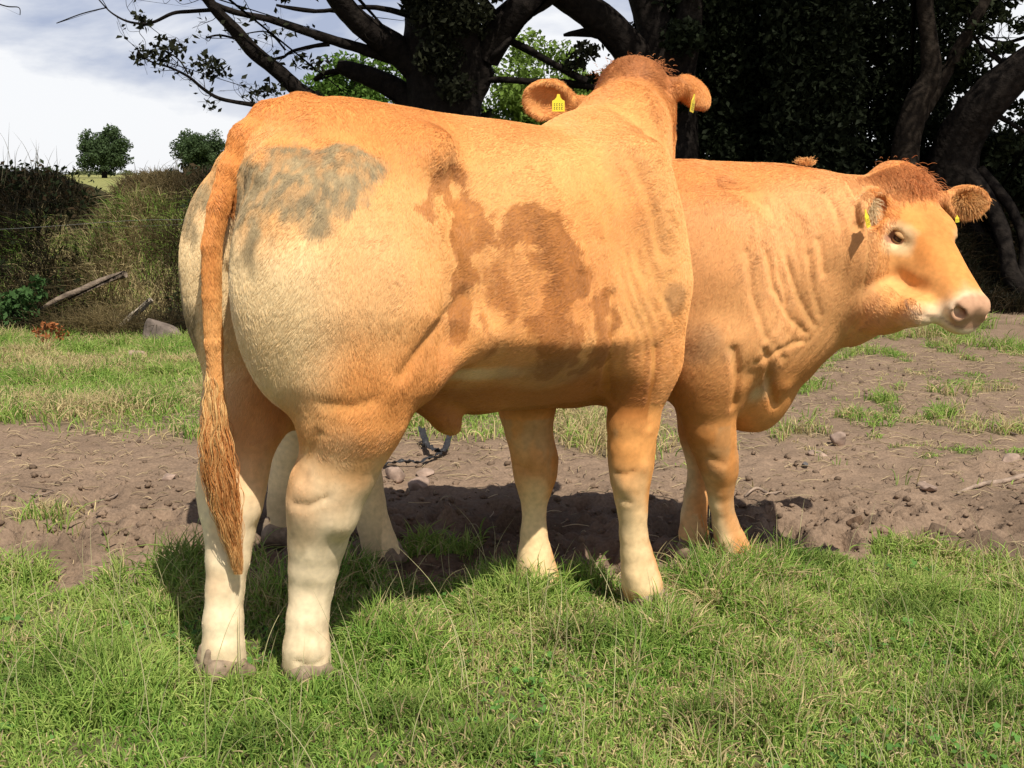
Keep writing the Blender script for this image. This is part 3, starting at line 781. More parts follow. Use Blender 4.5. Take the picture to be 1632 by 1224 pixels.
def keep_B(P):
    h = hl(P)
    k = np.ones(len(P))
    k[(h[:, 0] > .465) & (P[:, 2] > .6) & (np.abs(h[:, 1]) < .1) & (h[:, 2] > -.17)] = 0.0
    for sg in (-1, 1):
        k[np.sqrt(((h[:, 0] - .190) / .031) ** 2 + ((h[:, 2] + .066) / .020) ** 2 + ((h[:, 1] - sg * .105) / .05) ** 2) < .95] = 0
    k[P[:, 0] < .9] *= .35
    return k

def hoof(fr, lv, fwd, root, w=.05, drop=.0):
    """two claws and two dewclaws as one horn mesh"""
    p = lv[-1][0]; px = lv[-1][1]
    f = unit(np.array([fwd[0], fwd[1], 0])); l = np.array([-f[1], f[0], 0])
    c = np.array([p[0], p[1], 0]) + f * .0
    hb = Body(np.arange(p[0] - .16, p[0] + .16, .006), np.arange(p[1] - .16, p[1] + .16, .006), np.arange(-.03, .16, .006))
    for sg in (-1, 1):
        m = c + l * sg * w * .5
        hb.cone(m - f * .03 + np.array([0, 0, .035]), m + f * .055 + np.array([0, 0, .014]), .033, .021, .012)
        hb.cone(m - f * .02 + np.array([0, 0, .05]), m + f * .025 + np.array([0, 0, .045]), .030, .024, .02)
        e = p - f * (px * .80) + l * sg * .018; e[2] = .082
        hb.cone(e + np.array([0, 0, .01]), e - f * .012 - np.array([0, 0, .014]), .011, .008, .006)
    hb.cone(c + np.array([0, 0, -.3]), c + np.array([0, 0, -.045]), .3, .05, .01, 'cut') if False else None
    V, Q = hb.mesh(1)
    V[:, 2] = np.maximum(V[:, 2], -.012)
    return np_mesh('hoof', V, Q, hoof_mat, root)

def ear_tag(root, pos, ax_down, nrm, size=.045):
    """flag tag: pointed neck with a button, wide blade below; extruded"""
    d = unit(ax_down); n = unit(np.asarray(nrm) - np.dot(nrm, d) * d); s = np.cross(n, d)
    prof = [(-.10, .0), (-.16, .25), (-.30, .42), (-.50, .52), (-.50, 1.35), (.50, 1.35), (.50, .52), (.30, .42), (.16, .25), (.10, .0)]
    V = []
    for off in (-.0012, .0012):
        for a, b_ in prof: V.append(np.asarray(pos) + s * a * size + d * b_ * size + n * off)
    k = len(prof)
    me = bpy.data.meshes.new('ear_tag')
    me.from_pydata([tuple(v) for v in V], [], [tuple(range(k))[::-1], tuple(range(k, 2 * k))] + [(i, (i + 1) % k, (i + 1) % k + k, i + k) for i in range(k)])
    me.materials.append(tag_mat); o = bpy.data.objects.new('ear_tag', me); COL.objects.link(o); o.parent = root
    # printed digits as thin dark strokes
    sv, sf = [], []
    for r_, cols in ((.72, 4), (1.0, 4)):
        for i in range(cols):
            x0 = -.36 + i * .2
            for q in (((0, 0), (.10, .05)), ((0, 0), (.035, .2)), ((0, .16), (.10, .2))):
                b0 = len(sv)
                for off in (-.0016, .0016):
                    for (a, b_) in ((q[0][0], q[0][1]), (q[1][0], q[0][1]), (q[1][0], q[1][1]), (q[0][0], q[1][1])):
                        sv.append(tuple(np.asarray(pos) + s * (x0 + a) * size + d * (r_ + b_) * size + n * off))
                sf += [(b0, b0+1, b0+2, b0+3), (b0+7, b0+6, b0+5, b0+4)]
    m2 = bpy.data.meshes.new('printed_number'); m2.from_pydata(sv, [], sf); m2.materials.append(ink_mat)
    o2 = bpy.data.objects.new('printed_number', m2); COL.objects.link(o2); o2.parent = o
    return o

rootA = empty('young_bull', (FA.o[0], FA.o[1], 0), FA.th)
tag(rootA, 'young tan and cream bull seen from behind with grey dung on its rump', 'cattle', 'cattle standing on the pasture')
rootB = empty('young_bull', (FB.o[0], FB.o[1], 0), FB.th)
tag(rootB, 'golden tan animal standing side on behind the other, face turned to the right in profile', 'cattle', 'cattle standing on the pasture')
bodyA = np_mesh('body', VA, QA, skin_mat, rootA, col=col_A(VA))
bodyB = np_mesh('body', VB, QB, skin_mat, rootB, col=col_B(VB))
for lv, fy in ((la_rh, -.1), (la_lh, .1), (la_rf, -.15), (la_lf, 0)): hoof(FA, lv, (1, fy), rootA)
for lv, fw in ((lb_rf, (1, -.3)), (lb_lf, (.9, -.4)), (lb_rh, (1, -.3)), (lb_lh, (1, .1))): hoof(FB, lv, fw, rootB, .045)
# ear tags
sc_ = 1
p = to_frame(FA, at(890, 150, 3.60)); ear_tag(rootA, p, to_frame(FA, FA.o + np.array([0.0, 0, -1])), to_frame(FA, FA.o + np.array([.1, -1, .1])), .037)
p = to_frame(FA, at(1107, 150, 3.70)); ear_tag(rootA, p, to_frame(FA, FA.o + np.array([-.15, 0, -1])), to_frame(FA, FA.o + np.array([.9, -.35, 0])), .040)
p = to_frame(FB, at(1379, 334, 3.43)); ear_tag(rootB, p, to_frame(FB, FB.o + np.array([.25, 0, -1])), to_frame(FB, FB.o + np.array([.88, -.5, 0])), .038)
p = to_frame(FB, at(1525, 343, 3.66)); ear_tag(rootB, p, to_frame(FB, FB.o + np.array([.1, 0, -1])), to_frame(FB, FB.o + np.array([.5, -.9, 0])), .016)
# eyes of B (A's face is turned away, its eyes are there too)
def eye(root, c, out, fwd, up, r=.019):
    th_, ph = np.meshgrid(np.linspace(0, math.pi, 17), np.linspace(0, 2 * math.pi, 25))
    S = np.stack([np.sin(th_) * np.cos(ph), np.sin(th_) * np.sin(ph), np.cos(th_)], -1).reshape(-1, 3)
    Q = [(i * 17 + j, i * 17 + j + 1, (i + 1) * 17 + j + 1, (i + 1) * 17 + j) for i in range(24) for j in range(16)]
    np_mesh('eye', np.asarray(c) + S * r, np.array(Q), eye_mat, root)
def lid(root, c, out, fwd, up, r=.021):
    """upper and lower lids: bands wrapped round the eyeball, leaving a narrow slit"""
    V, Q = [], []
    for lo, hi in ((20, 86), (-80, -22)):
        b0 = len(V); na, nb = 13, 6
        for i in range(na):
            a = math.radians(-88 + 176 * i / (na - 1))
            for j in range(nb):
                e = math.radians(lo + (hi - lo) * j / (nb - 1)) * 1.0
                pinch = math.cos(a) ** .6 if (j == 0 and lo > 0) or (j == nb - 1 and lo < 0) else 1
                e = e * pinch if pinch != 1 else e
                V.append(np.asarray(c) + r * (out * math.cos(e) * math.cos(a) + fwd * math.cos(e) * math.sin(a) * 1.1 + up * math.sin(e)))
        for i in range(na - 1):
            for j in range(nb - 1): Q.append((b0 + i * nb + j, b0 + i * nb + j + 1, b0 + (i + 1) * nb + j + 1, b0 + (i + 1) * nb + j))
    o = np_mesh('eyelid', V, np.array(Q), lid_mat, root)
    so = o.modifiers.new('thick', 'SOLIDIFY'); so.thickness = .002
for root, g, R, sc0 in ((rootA, gA, hR, 1.0), (rootB, gB, hRB, SB)):
    for sg in (-1, 1):
        c = g(.192, sg * .090, -.066); out = unit(R[1] * sg + R[0] * .25 + R[2] * .05)
        eye(root, c, out, R[0], R[2], .019 * sc0)
        lid(root, c, out, unit(np.cross(R[2], out)) * (1), R[2], .0215 * sc0)
dens = 1.0
if dens > 0:
    grow_coat(VA, QA, col_A, comb_A, len_A, 170000 * dens, rootA, hair_mat, seed=3, rad=.00058, keep=lambda P: np.where((P[:, 1] > .06) & (P[:, 0] > .15) & (P[:, 2] < 1.3) & (P[:, 2] > .5), .3, 1.0))
    grow_coat(VB, QB, col_B, comb_B, len_B, 150000 * dens, rootB, hair_mat, seed=4, rad=.00060, keep=keep_B)
# tail switch of A: long locks
r_ = np.random.default_rng(12)
nS = 5200
kS = 9
cl = [FA.at(x, y, 0) - np.array([.02, 0, 0]) for x, y in ((352, 590), (355, 640), (356, 700), (364, 755), (374, 810), (384, 860), (393, 912))]
cl = np.array(cl); wd = np.array([.016, .027, .035, .038, .032, .022, .010])
u0 = r_.random(nS) ** 1.3 * .62
u1 = np.clip(u0 + r_.uniform(.25, .55, nS), 0, 1.0); u1 = np.where(r_.random(nS) < .22, r_.uniform(.82, 1.06, nS), u1)
stray = np.where(r_.random(nS) < .10, r_.uniform(1.1, 1.5, nS), 1.0)
lock = r_.integers(0, 46, nS); la = r_.uniform(0, 2 * math.pi, 46); lr = np.sqrt(r_.random(46))
ang = la[lock] + r_.normal(0, .16, nS); rad_ = np.clip(lr[lock] + r_.normal(0, .07, nS), 0, 1.1) * stray
pts = np.zeros((nS, kS, 3))
for j in range(kS):
    u = u0 + (u1 - u0) * j / (kS - 1)
    cx = np.stack([np.interp(u * 6, np.arange(7), cl[:, i]) for i in range(3)], 1)
    w = np.interp(u * 6, np.arange(7), wd) * (1 if j else .55)
    tw = ang + .5 * np.sin(u * 5 + lock)
    cx[:, 0] += np.cos(tw) * rad_ * w * .8 + .003 * np.sin(u * 40 + lock * 2.1); cx[:, 1] += np.sin(tw) * rad_ * w * .8 + .003 * np.cos(u * 36 + lock)
    pts[:, j] = cx
SW = np.array([.47, .18, .050]); SWL = np.array([.72, .44, .17])
um = (u0 + u1) / 2
mm = sstep(.25, .45, um) * (1 - sstep(.55, .85, um))
cs = lerp(np.tile(SWL, (nS, 1)), SW, np.clip(mm + r_.normal(0, .25, nS), 0, 1)) * (1 + (r_.random(46)[lock] - .5) * .35)[:, None]
hair_obj('tail_switch', None, pts, np.tile(np.array([.0006] * 5 + [.00055, .0005, .0004, .0002]), (nS, 1)), cs, hair_mat, rootA)
# forelock and tuft of B, poll hair of A
def tuft(root, c, R, spread, n, ln, dirf, col, name='forelock', seed=1):
    r = np.random.default_rng(seed)
    q = r.normal(0, 1, (n, 3)) * np.array(spread) * .55
    base = np.asarray(c) + q @ R
    nl = 40; lk = r.integers(0, nl, n); lo = r.normal(0, .28, (nl, 3))
    d = unit_rows(dirf(q) + lo[lk] + r.normal(0, .12, (n, 3)))
    l = ln * r.uniform(.6, 1.1, n)[:, None]
    cur = np.cross(d, unit_rows(lo[lk] + .01))
    pts = np.stack([base + d * l * f + cur * l * .25 * f * f + np.array([0, 0, -1]) * l * .5 * f * f for f in (0, .25, .5, .75, 1)], 1)
    hair_obj(name, None, pts, np.tile([.0006, .0006, .0005, .0004, .0002], (n, 1)), np.clip(np.asarray(col) * (1 + r.normal(0, .12, n))[:, None] * (1 + (r.random(nl)[lk] - .5) * .4)[:, None], 0, 1), hair_mat, root)
tuft(rootB, gB(.03, 0, .02), hRB, (.055, .055, .03), 3400, .034, lambda q: hRB[2] * .6 + hRB[0] * .8 + q @ hRB * 5, RED * 1.35, seed=5)
tuft(rootA, gA(.0, 0, .02), hR, (.045, .065, .018), 6500, .022, lambda q: hR[2] * .7 + hR[0] * .5 + q @ hR * 7, RED * 1.1, seed=6)
e0, e1 = earB[0]; ec = e0 * .45 + e1 * .55
tuft(rootB, ec - np.array([0, .005, 0]), np.eye(3), (.034, .010, .026), 1300, .022, lambda q: q * np.array([30, 10, 30]) + np.array([.2, -.6, 0]), GOLD * .85, name='ear_hair', seed=8)
e0, e1 = earB[1]; ec = e0 * .4 + e1 * .6
tuft(rootB, ec, np.eye(3), (.022, .010, .034), 900, .020, lambda q: q * np.array([30, 10, 20]) + np.array([.4, -.4, -.3]), CREAM * .85, name='ear_hair', seed=9)
tuft(rootB, to_frame(FB, at(1284, 262, 3.66)) , np.eye(3), (.018, .02, .006), 500, .035, lambda q: np.array([-.1, 0, 1.6]) + q * 12, GOLD, name='mane_tuft', seed=7)

# ================================================================== GROUND
def sm(a, b, x): return sstep(a, b, x)
def P2(x, y, f=1.0): return np.stack([x * f, y * f, np.zeros_like(x)], 1)
def bank_foot(x):
    return 10.0 + 0.35 * np.sin(x * .9 + 1) + 2.1 * sm(0.5, 4.0, x) - .2 * sm(-3, -6, x)
def terrain(x, y):
    x = np.asarray(x, float); y = np.asarray(y, float)
    bf = bank_foot(x)
    top = 1.25 + .10 * (fbm(P2(x, y, 1.1), 2, 3) - .5) * 2 - .26 * np.exp(-((x + 3.80) / .22) ** 2)
    b = sm(0, 1.25, y - bf) * top
    field = 0.95 + 1.25 * sm(14, 95, y) - .25 * sm(95, 400, y) * 0
    z = np.where(y < bf + 1.9, b, np.maximum(b * (1 - sm(1.9, 3.4, y - bf)), 0) + field * sm(1.9, 3.4, y - bf))
    z = z + .05 * sm(4.2, 10, y) * (fbm(P2(x, y, .7), 2, 8) - .5)
    return z
def gmask(x, y):
    """how much grass grows here, 0..1"""
    n = fbm(P2(x, y, 2.2), 3, 61); n2 = fbm(P2(x, y, 6.0), 3, 62)
    front = 1 - sm(-.07, .10, y - (3.66 + (n - .5) * .85 + (n2 - .5) * .65 - .10 * sm(-.4, -1.2, x)))
    back_e = 5.5 + .3 * sm(-1, -3, x) + (n - .5) * 1.6
    back = (.35 * sm(-.3, .2, y - back_e) + .65 * sm(.1, 1.3, y - back_e + (n2 - .5) * 1.0)) * (1 - sm(.2, .9, x - .25 * (y - 5) * .3 + (n - .5) * .8))
    patch = sm(.51, .68, fbm(P2(x, y, 4.3), 4, 64)) * sm(.35, .6, vnoise(P2(x, y, 14), 65)) * sm(4.6, 5.2, y) * sm(.2, .6, x) * .9
    edge = sm(-.4, .1, y - bank_foot(x)) * .4
    tuft = np.exp(-(((x + 1.72) / .10) ** 2 + ((y - 4.28) / .09) ** 2)) * 1.2
    return np.clip(np.maximum.reduce([front, back, patch, edge, tuft]), 0, 1)
_hp = np.random.default_rng(404)
HOOF = np.stack([_hp.uniform(-2.2, 2.4, 90), 3.75 + np.abs(_hp.normal(0, .55, 90)), _hp.uniform(0, 6.3, 90), _hp.uniform(.012, .035, 90)], 1)
def hoofprints(x, y):
    """two-toed prints punched into the soft soil, with a raised rim"""
    x = np.asarray(x, float); y = np.asarray(y, float); o = np.zeros_like(x); k = (y > 3.5) & (y < 6.2) & (np.abs(x) < 2.6)
    if not k.any(): return o
    xx, yy = x[k], y[k]; v = np.zeros_like(xx)
    for hx, hy, a, d in HOOF:
        u = (xx - hx) * math.cos(a) + (yy - hy) * math.sin(a); w = -(xx - hx) * math.sin(a) + (yy - hy) * math.cos(a)
        q = (u / .062) ** 2 + (np.maximum(np.abs(w) - .020, 0) / .030) ** 2
        v += -d * np.exp(-q ** 2) * (1 - .6 * np.exp(-(w / .008) ** 2)) + d * .45 * np.exp(-(np.sqrt(q) - 1.5) ** 2 / .12)
    o[k] = v
    return o
def dirt_relief(x, y):
    bare = 1 - gmask(x, y)
    c = fbm(P2(x, y, 9), 4, 71) - .5
    c2 = fbm(P2(x, y, 30), 3, 72) - .5
    churn = np.exp(-((y - 4.05) / .40) ** 2) + .25
    pits = -sm(.60, .72, fbm(P2(x, y, 7.0), 2, 75)) * .035
    return (c * .12 * churn + c2 * .055 * churn ** .5 + pits * churn * 1.3 + hoofprints(x, y)) * (.15 + .85 * bare) * (y < 12)
def graded(a, b, h0, g, stop):
    v = [a]
    while v[-1] < b: h0 *= g; v.append(v[-1] + h0)
    return v
ys = np.concatenate([np.array([-60, -25, -10, -4, -1, 0, .6, 1.2, 1.6]), np.arange(1.8, 5.4, .013), np.arange(5.4, 12.6, .035), np.array(graded(12.6, 1500, .05, 1.09, 0))])
xr = np.concatenate([np.arange(0, 2.4, .016), np.arange(2.4, 6.5, .05), np.array(graded(6.5, 1200, .08, 1.14, 0))])
xs_ = np.concatenate([-xr[:0:-1], xr])
XX, YY = np.meshgrid(xs_, ys, indexing='ij')
gx, gy = XX.ravel(), YY.ravel()
gz = terrain(gx, gy) + np.where((gy > 1.5) & (gy < 12.5) & (np.abs(gx) < 7), dirt_relief(gx, gy), 0)
nxg, nyg = XX.shape
idx = np.arange(nxg * nyg).reshape(nxg, nyg)
GQ = np.stack([idx[:-1, :-1], idx[1:, :-1], idx[1:, 1:], idx[:-1, 1:]], -1).reshape(-1, 4)
gm_ = gmask(gx, gy)
DIRT = np.array([.205, .143, .098]); SOILG = np.array([.085, .085, .035])
gc = lerp(np.tile(DIRT, (len(gx), 1)), SOILG, gm_ * .85)
gc *= (0.80 + .45 * fbm(P2(gx, gy, 5), 3, 81))[:, None]
wetm = sm(.44, .62, fbm(P2(gx, gy, 2.6), 3, 83)) * np.exp(-((gy - 4.0) / .5) ** 2)
gc = lerp(gc, DIRT * .42, wetm * .75 * (1 - gm_))
far = sm(.9, 1.5, gy - bank_foot(gx)) * (gy > 9)
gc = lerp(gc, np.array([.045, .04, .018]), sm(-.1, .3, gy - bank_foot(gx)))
gc = lerp(gc, np.array([.24, .235, .085]) , sm(13.5, 15.5, gy))
gmat = tint_mat('soil', rough=.95, spec=.08, noise=(95, .22), bump=(.9, .006))
ground = np_mesh('ground', np.stack([gx, gy, gz], 1), GQ, gmat, col=gc)
tag(ground, kind='structure')

leaf_mat = tint_mat('leaf', rough=.7, spec=.08, trans=.22)
def leaf_mesh(name, P, size, col, seed, parent=None, up=.3, asp=.55):
    r = np.random.default_rng(seed); n = len(P)
    nrm = unit_rows(r.normal(0, 1, (n, 3)) + np.array([0, -.15, up]))
    a = unit_rows(np.cross(nrm, r.normal(0, 1, (n, 3)))); b_ = np.cross(nrm, a)
    s = (size * r.uniform(.6, 1.3, n))[:, None]
    P = P - (np.array(parent.location) if parent else 0)
    V = np.stack([P - a * s * .5, P + b_ * s * asp * .5 + nrm * s * .08 - a * s * .05, P + a * s * .55, P - b_ * s * asp * .5 + nrm * s * .08 - a * s * .05], 1)
    c = np.repeat(np.clip(col * r.uniform(.7, 1.3, (n, 1)), 0, 1), 4, 0)
    return np_mesh(name, V.reshape(-1, 3), np.arange(4 * n).reshape(n, 4), leaf_mat, parent, smooth=False, col=c)
# ------------------------------------------------------------------ grass (uncountable)
grass_mat = tint_mat('grass_blade', rough=.5, spec=.25, trans=.30)
def blades(name, x, y, ln, rad, cols, seed, upright=1.0, k=5, z0=None, droop=.6, wind=(0, 0)):
    r = np.random.default_rng(seed); n = len(x)
    z = terrain(x, y) + np.where(y < 12.5, dirt_relief(x, y), 0) if z0 is None else z0
    a = r.uniform(0, 2 * math.pi, n); lean = r.uniform(.08, 1.0, n) ** 1.2 * droop
    d = np.stack([np.cos(a) + wind[0], np.sin(a) + wind[1], np.zeros(n)], 1)
    tw = r.normal(0, .25, (n, 2))
    base = np.stack([x, y, z - .004], 1); pts = []
    for j in range(k):
        f = j / (k - 1)
        off = d * (ln * (lean * f * f * .9 + .12 * f))[:, None]
        off[:, 2] = ln * (f - lean ** 1.5 * f ** 3 * .55) * upright
        off[:, 0] += ln * tw[:, 0] * f ** 3 * .5; off[:, 1] += ln * tw[:, 1] * f ** 3 * .5
        pts.append(base + off)
    tap = np.array([.85, 1.0, .85, .55, .12]) if k == 5 else np.array([.9, 1, .7, .12])
    o = hair_obj(name, None, np.stack(pts, 1), rad[:, None] * tap[None], cols, grass_mat)
    return o
def grass_cols(n, r, dry=.18, x=None, y=None):
    G1 = np.array([.11, .235, .030]); G2 = np.array([.30, .42, .085]); G3 = np.array([.46, .47, .16]); D = np.array([.62, .50, .25])
    u = r.random(n)
    nn = fbm(P2(x, y, 2.5), 2, 91)
    u = np.clip(u * .7 + nn * .6 - .15, 0, 1)
    c = lerp(np.tile(G1, (n, 1)), G2, np.clip(u * 1.6, 0, 1)); c = lerp(c, G3, np.clip(u * 2 - 1.2, 0, 1))
    dr = r.random(n) < dry * (.3 + 2.6 * sm(.35, .7, fbm(P2(x, y, 2.7), 3, 93)))
    c[dr] = D * r.uniform(.6, 1.1, (dr.sum(), 1))
    return c * r.uniform(.75, 1.2, (n, 1))
r = np.random.default_rng(31)
def scatter(n, x0, x1, y0, y1, maskf=None, persp=True):
    """uniform on the ground; keeps near the wedge the photograph could see plus a margin"""
    y = r.uniform(y0, y1, n); x = r.uniform(x0, x1, n)
    k = np.abs(x) < y * .43 + .55 + .35
    if maskf is not None: k &= r.random(n) < maskf(x, y)
    return x[k], y[k]
x, y = scatter(300000, -3, 3, 1.9, 4.2, gmask)
hgtv = fbm(P2(x, y, 3.0), 3, 95)
thin = r.random(len(x)) < .45 + .75 * sm(.33, .62, fbm(P2(x, y, 4.5), 3, 97)); x, y, hgtv = x[thin], y[thin], hgtv[thin]
feet = np.array([gnd(*p)[:2] for p in ((355, 1090), (490, 1095), (860, 945), (1030, 970), (1110, 905), (1180, 908), (615, 890))])
nf = (.4 + .6 * (y < 3.0)) * np.exp(-(np.min(np.hypot(x[:, None] - feet[None, :, 0], y[:, None] + .06 - feet[None, :, 1]), 1) / .11) ** 2)
ln = (.026 + .088 * sm(.40, .74, hgtv) + .045 * nf) * r.uniform(.45, 1.4, len(x)); lw = r.uniform(.0012, .0029, len(x))
lush = np.array([gnd(*p)[:2] for p in ((1130, 1165), (255, 915), (1440, 985), (640, 1150), (90, 1100), (1560, 1130), (930, 1030), (760, 1200), (1290, 905), (420, 1190))])
lf = np.exp(-(np.min(np.hypot(x[:, None] - lush[None, :, 0], (y[:, None] - lush[None, :, 1]) * 1.3), 1) / .12) ** 2)
ln = ln + .045 * lf * r.uniform(.5, 1.2, len(x))
blades('pasture_grass', x, y, ln, lw, grass_cols(len(x), r, .11, x, y) * (1 - .42 * lf)[:, None], 5, droop=1.0)
tag(bpy.data.objects['pasture_grass'], 'short green pasture grass covering the foreground', 'grass', kind='stuff')
x, y = scatter(420000, -6, 6, 4.2, 10.6, lambda a, b: gmask(a, b) * .9)
ln = (.035 + .09 * sm(.40, .68, fbm(P2(x, y, 2.0), 3, 96)) + .10 * sm(8.6, 10, y)) * r.uniform(.5, 1.3, len(x)) * np.where(x > .5, .75, 1)
blades('meadow_grass', x, y, ln, r.uniform(.0016, .0032, len(x)), grass_cols(len(x), r, .30, x, y), 6, k=4, droop=1.1)
tag(bpy.data.objects['meadow_grass'], 'rougher green and straw coloured grass beyond the bare soil', 'grass', kind='stuff')
xq, yq = scatter(2600, -2.4, 2.4, 2.1, 3.7, lambda a, b: gmask(a, b) * sm(.5, .62, fbm(P2(a, b, 3.3), 2, 141)))
cp = np.stack([xq, yq, terrain(xq, yq) + r.uniform(.008, .030, len(xq))], 1)
cp = np.repeat(cp, 3, 0) + r.normal(0, .007, (len(cp) * 3, 3)) * (1, 1, .2)
clv = leaf_mesh('clover', cp, .016, np.tile([.10, .21, .045], (len(cp), 1)), 143, None, up=2.2, asp=.95)
tag(clv, 'small round clover leaves low among the foreground grass', 'clover', kind='stuff')
# long seeding stalks standing over the sward
x, y = scatter(620, -2.2, 2.2, 2.05, 3.7, lambda a, b: gmask(a, b) * .9)
ex = [gnd(*p) for p in ((1258, 1020), (740, 1090), (240, 1170), (130, 1150), (1500, 1100), (1480, 1190), (850, 1100), (1010, 1120), (330, 1150), (590, 1180), (1320, 1150), (70, 1010), (395, 1160), (560, 1140))]
x = np.concatenate([x, [p[0] for p in ex]]); y = np.concatenate([y, [p[1] for p in ex]])
ln = np.concatenate([r.uniform(.12, .25, len(x) - len(ex)), r.uniform(.30, .36, len(ex))])
blades('seeding_grass', x, y, ln, np.full(len(x), .0011), np.tile([.50, .46, .24], (len(x), 1)) * r.uniform(.7, 1.2, (len(x), 1)), 8, droop=.42)
tag(bpy.data.objects['seeding_grass'], 'thin straw coloured seed stalks rising above the short grass', 'grass', kind='stuff')
# straw litter on soil and in the sward
n = 14000
x, y = scatter(n, -4.5, 4.5, 2.2, 9.5, lambda a, b: .25 + .75 * sm(4.3, 5.5, b))
a = r.uniform(0, 2 * math.pi, len(x)); l_ = r.uniform(.02, .11, len(x)); z = terrain(x, y) + dirt_relief(x, y)
pts = np.stack([np.stack([x + np.cos(a + .3 * f) * l_ * f, y + np.sin(a + .3 * f) * l_ * f, z + .006 + .012 * np.sin(f * 3) * r.random(len(x))], 1) for f in (0, .5, 1)], 1)
hair_obj('dry_straw', None, pts, np.tile([.0016, .0018, .0010], (len(x), 1)), np.tile([.52, .40, .24], (len(x), 1)) * r.uniform(.5, 1.15, (len(x), 1)), grass_mat)
tag(bpy.data.objects['dry_straw'], 'loose dry straw and dead stems scattered on the soil', 'straw', kind='stuff')

# soil crumbs
def lump(rad, seed, n=(9, 7), squash=.65, rough=.35):
    th_, ph = np.meshgrid(np.linspace(0, math.pi, n[1]), np.linspace(0, 2 * math.pi, n[0], endpoint=False))
    S = np.stack([np.sin(th_) * np.cos(ph), np.sin(th_) * np.sin(ph), np.cos(th_)], -1).reshape(-1, 3)
    d = 1 + (fbm(S * 1.4 + seed * 3.1, 3, seed) - .5) * 2 * rough
    V = S * d[:, None] * np.asarray(rad); V[:, 2] *= squash
    m = n[1]
    Q = [(i * m + j, i * m + j + 1, ((i + 1) % n[0]) * m + j + 1, ((i + 1) % n[0]) * m + j) for i in range(n[0]) for j in range(m - 1)]
    return V, np.array(Q)
LV = [lump(1, i + 1, (7, 5), .7, .95) for i in range(6)]
x, y = scatter(17000, -3.2, 3.2, 3.5, 8.5, lambda a, b: (1 - gmask(a, b)) * (.12 + .88 * np.exp(-((b - 4.1) / .6) ** 2)))
vs, qs, cs_, o0 = [], [], [], 0
sz = .003 + .014 * r.random(len(x)) ** 3
z = terrain(x, y) + dirt_relief(x, y)
for i in range(len(x)):
    V, Q = LV[i % 6]; a = r.uniform(0, 6.3); ca, sa = math.cos(a), math.sin(a)
    W = np.stack([V[:, 0] * ca - V[:, 1] * sa, V[:, 0] * sa + V[:, 1] * ca, V[:, 2]], 1) * sz[i] * r.uniform(.8, 1.3, 3) + (x[i], y[i], z[i] + sz[i] * .2)
    vs.append(W); qs.append(Q + o0); o0 += len(V)
    cs_.append(np.tile(DIRT * r.uniform(.55, 1.15) * (1.15 if r.random() < .06 else 1), (len(V), 1)))
so = np_mesh('soil_crumbs', np.concatenate(vs), np.concatenate(qs), gmat, col=np.concatenate(cs_), smooth=False)
tag(so, 'crumbs and clods of brown earth lying on the trodden soil', 'soil', kind='stuff')

# ------------------------------------------------------------------ stones, sticks, scrap
stone_mat = plain_mat('stone', (.30, .215, .165), .9, .15, (22, .35), (.6, .01))
def stone(px, py, rx, ry, rz, label, seed, tilt=0, group='stones lying on the soil', sq=.7, mat=None, name='stone'):
    p = gnd(px, py); p[2] = float(terrain([p[0]], [p[1]])[0]) if p[1] < 9 else p[2]
    if p[1] > 4: # settle on the real ground height
        for _ in range(4):
            zt = float(terrain([p[0]], [p[1]])[0]); p = gnd(px, py, zt)
    V, Q = lump((rx, ry, rz), seed, (26, 18), 1, .33)
    V = V + (fbm(V * 30, 3, seed)[:, None] - .5) * .25 * min(rx, rz) * unit_rows(V)
    # flatten a few facets
    rr = np.random.default_rng(seed)
    for _ in range(12):
        nrm = unit(rr.normal(0, 1, 3)); lim = .60 * np.abs(V @ nrm).max(); ex_ = np.clip(V @ nrm - lim, 0, None); V -= ex_[:, None] * nrm * .85
    o = np_mesh(name, V, Q, mat or stone_mat)
    o.location = (p[0], p[1], p[2] + rz * .30); o.rotation_euler = (tilt, 0, rr.uniform(0, 3))
    return tag(o, label, 'stone', group)
stone(668, 778, .062, .045, .050, 'angular pinkish brown stone just behind the bull\'s hind leg, nearest of the small heap', 3)
stone(632, 762, .060, .05, .036, 'flatter brown stone lying left of the angular one by the black scrap', 5)
stone(678, 757, .040, .035, .022, 'small flat stone touching the black plastic scrap', 9)
stone(1336, 708, .080, .06, .050, 'rounded brown stone under the dewlap with grass at its left', 11)
stone(1300, 725, .062, .04, .016, 'flat half buried stone in front of the rounded one', 13)
stone(1362, 842, .036, .03, .040, 'dark clod shaped stone in the churned soil at the right', 15, mat=plain_mat('dark_clod', (.11, .07, .045), .95, .1, (60, .4), (.8, .01)))
stone(270, 762, .050, .04, .014, 'pale flat stone half buried in soil left of the hind legs', 17)
stone(1480, 778, .085, .05, .014, 'broad flat stone flush with the soil near the dead branch', 19)
stone(1612, 735, .07, .05, .025, 'pale stone at the right edge of the picture', 21)
stone(1283, 743, .022, .02, .015, 'small blue grey pebble below the dewlap', 23, mat=plain_mat('grey_stone', (.11, .10, .095), .85, .2, (60, .3)))
stone(262, 548, .22, .2, .17, 'large grey purple rock in the grass at the foot of the bank', 25, group=None, mat=plain_mat('grey_rock', (.165, .13, .105), .9, .15, (9, .45), (.8, .03)), name='rock')
stone(218, 572, .10, .07, .05, 'small pale stone in the grass in front of the large rock', 27)

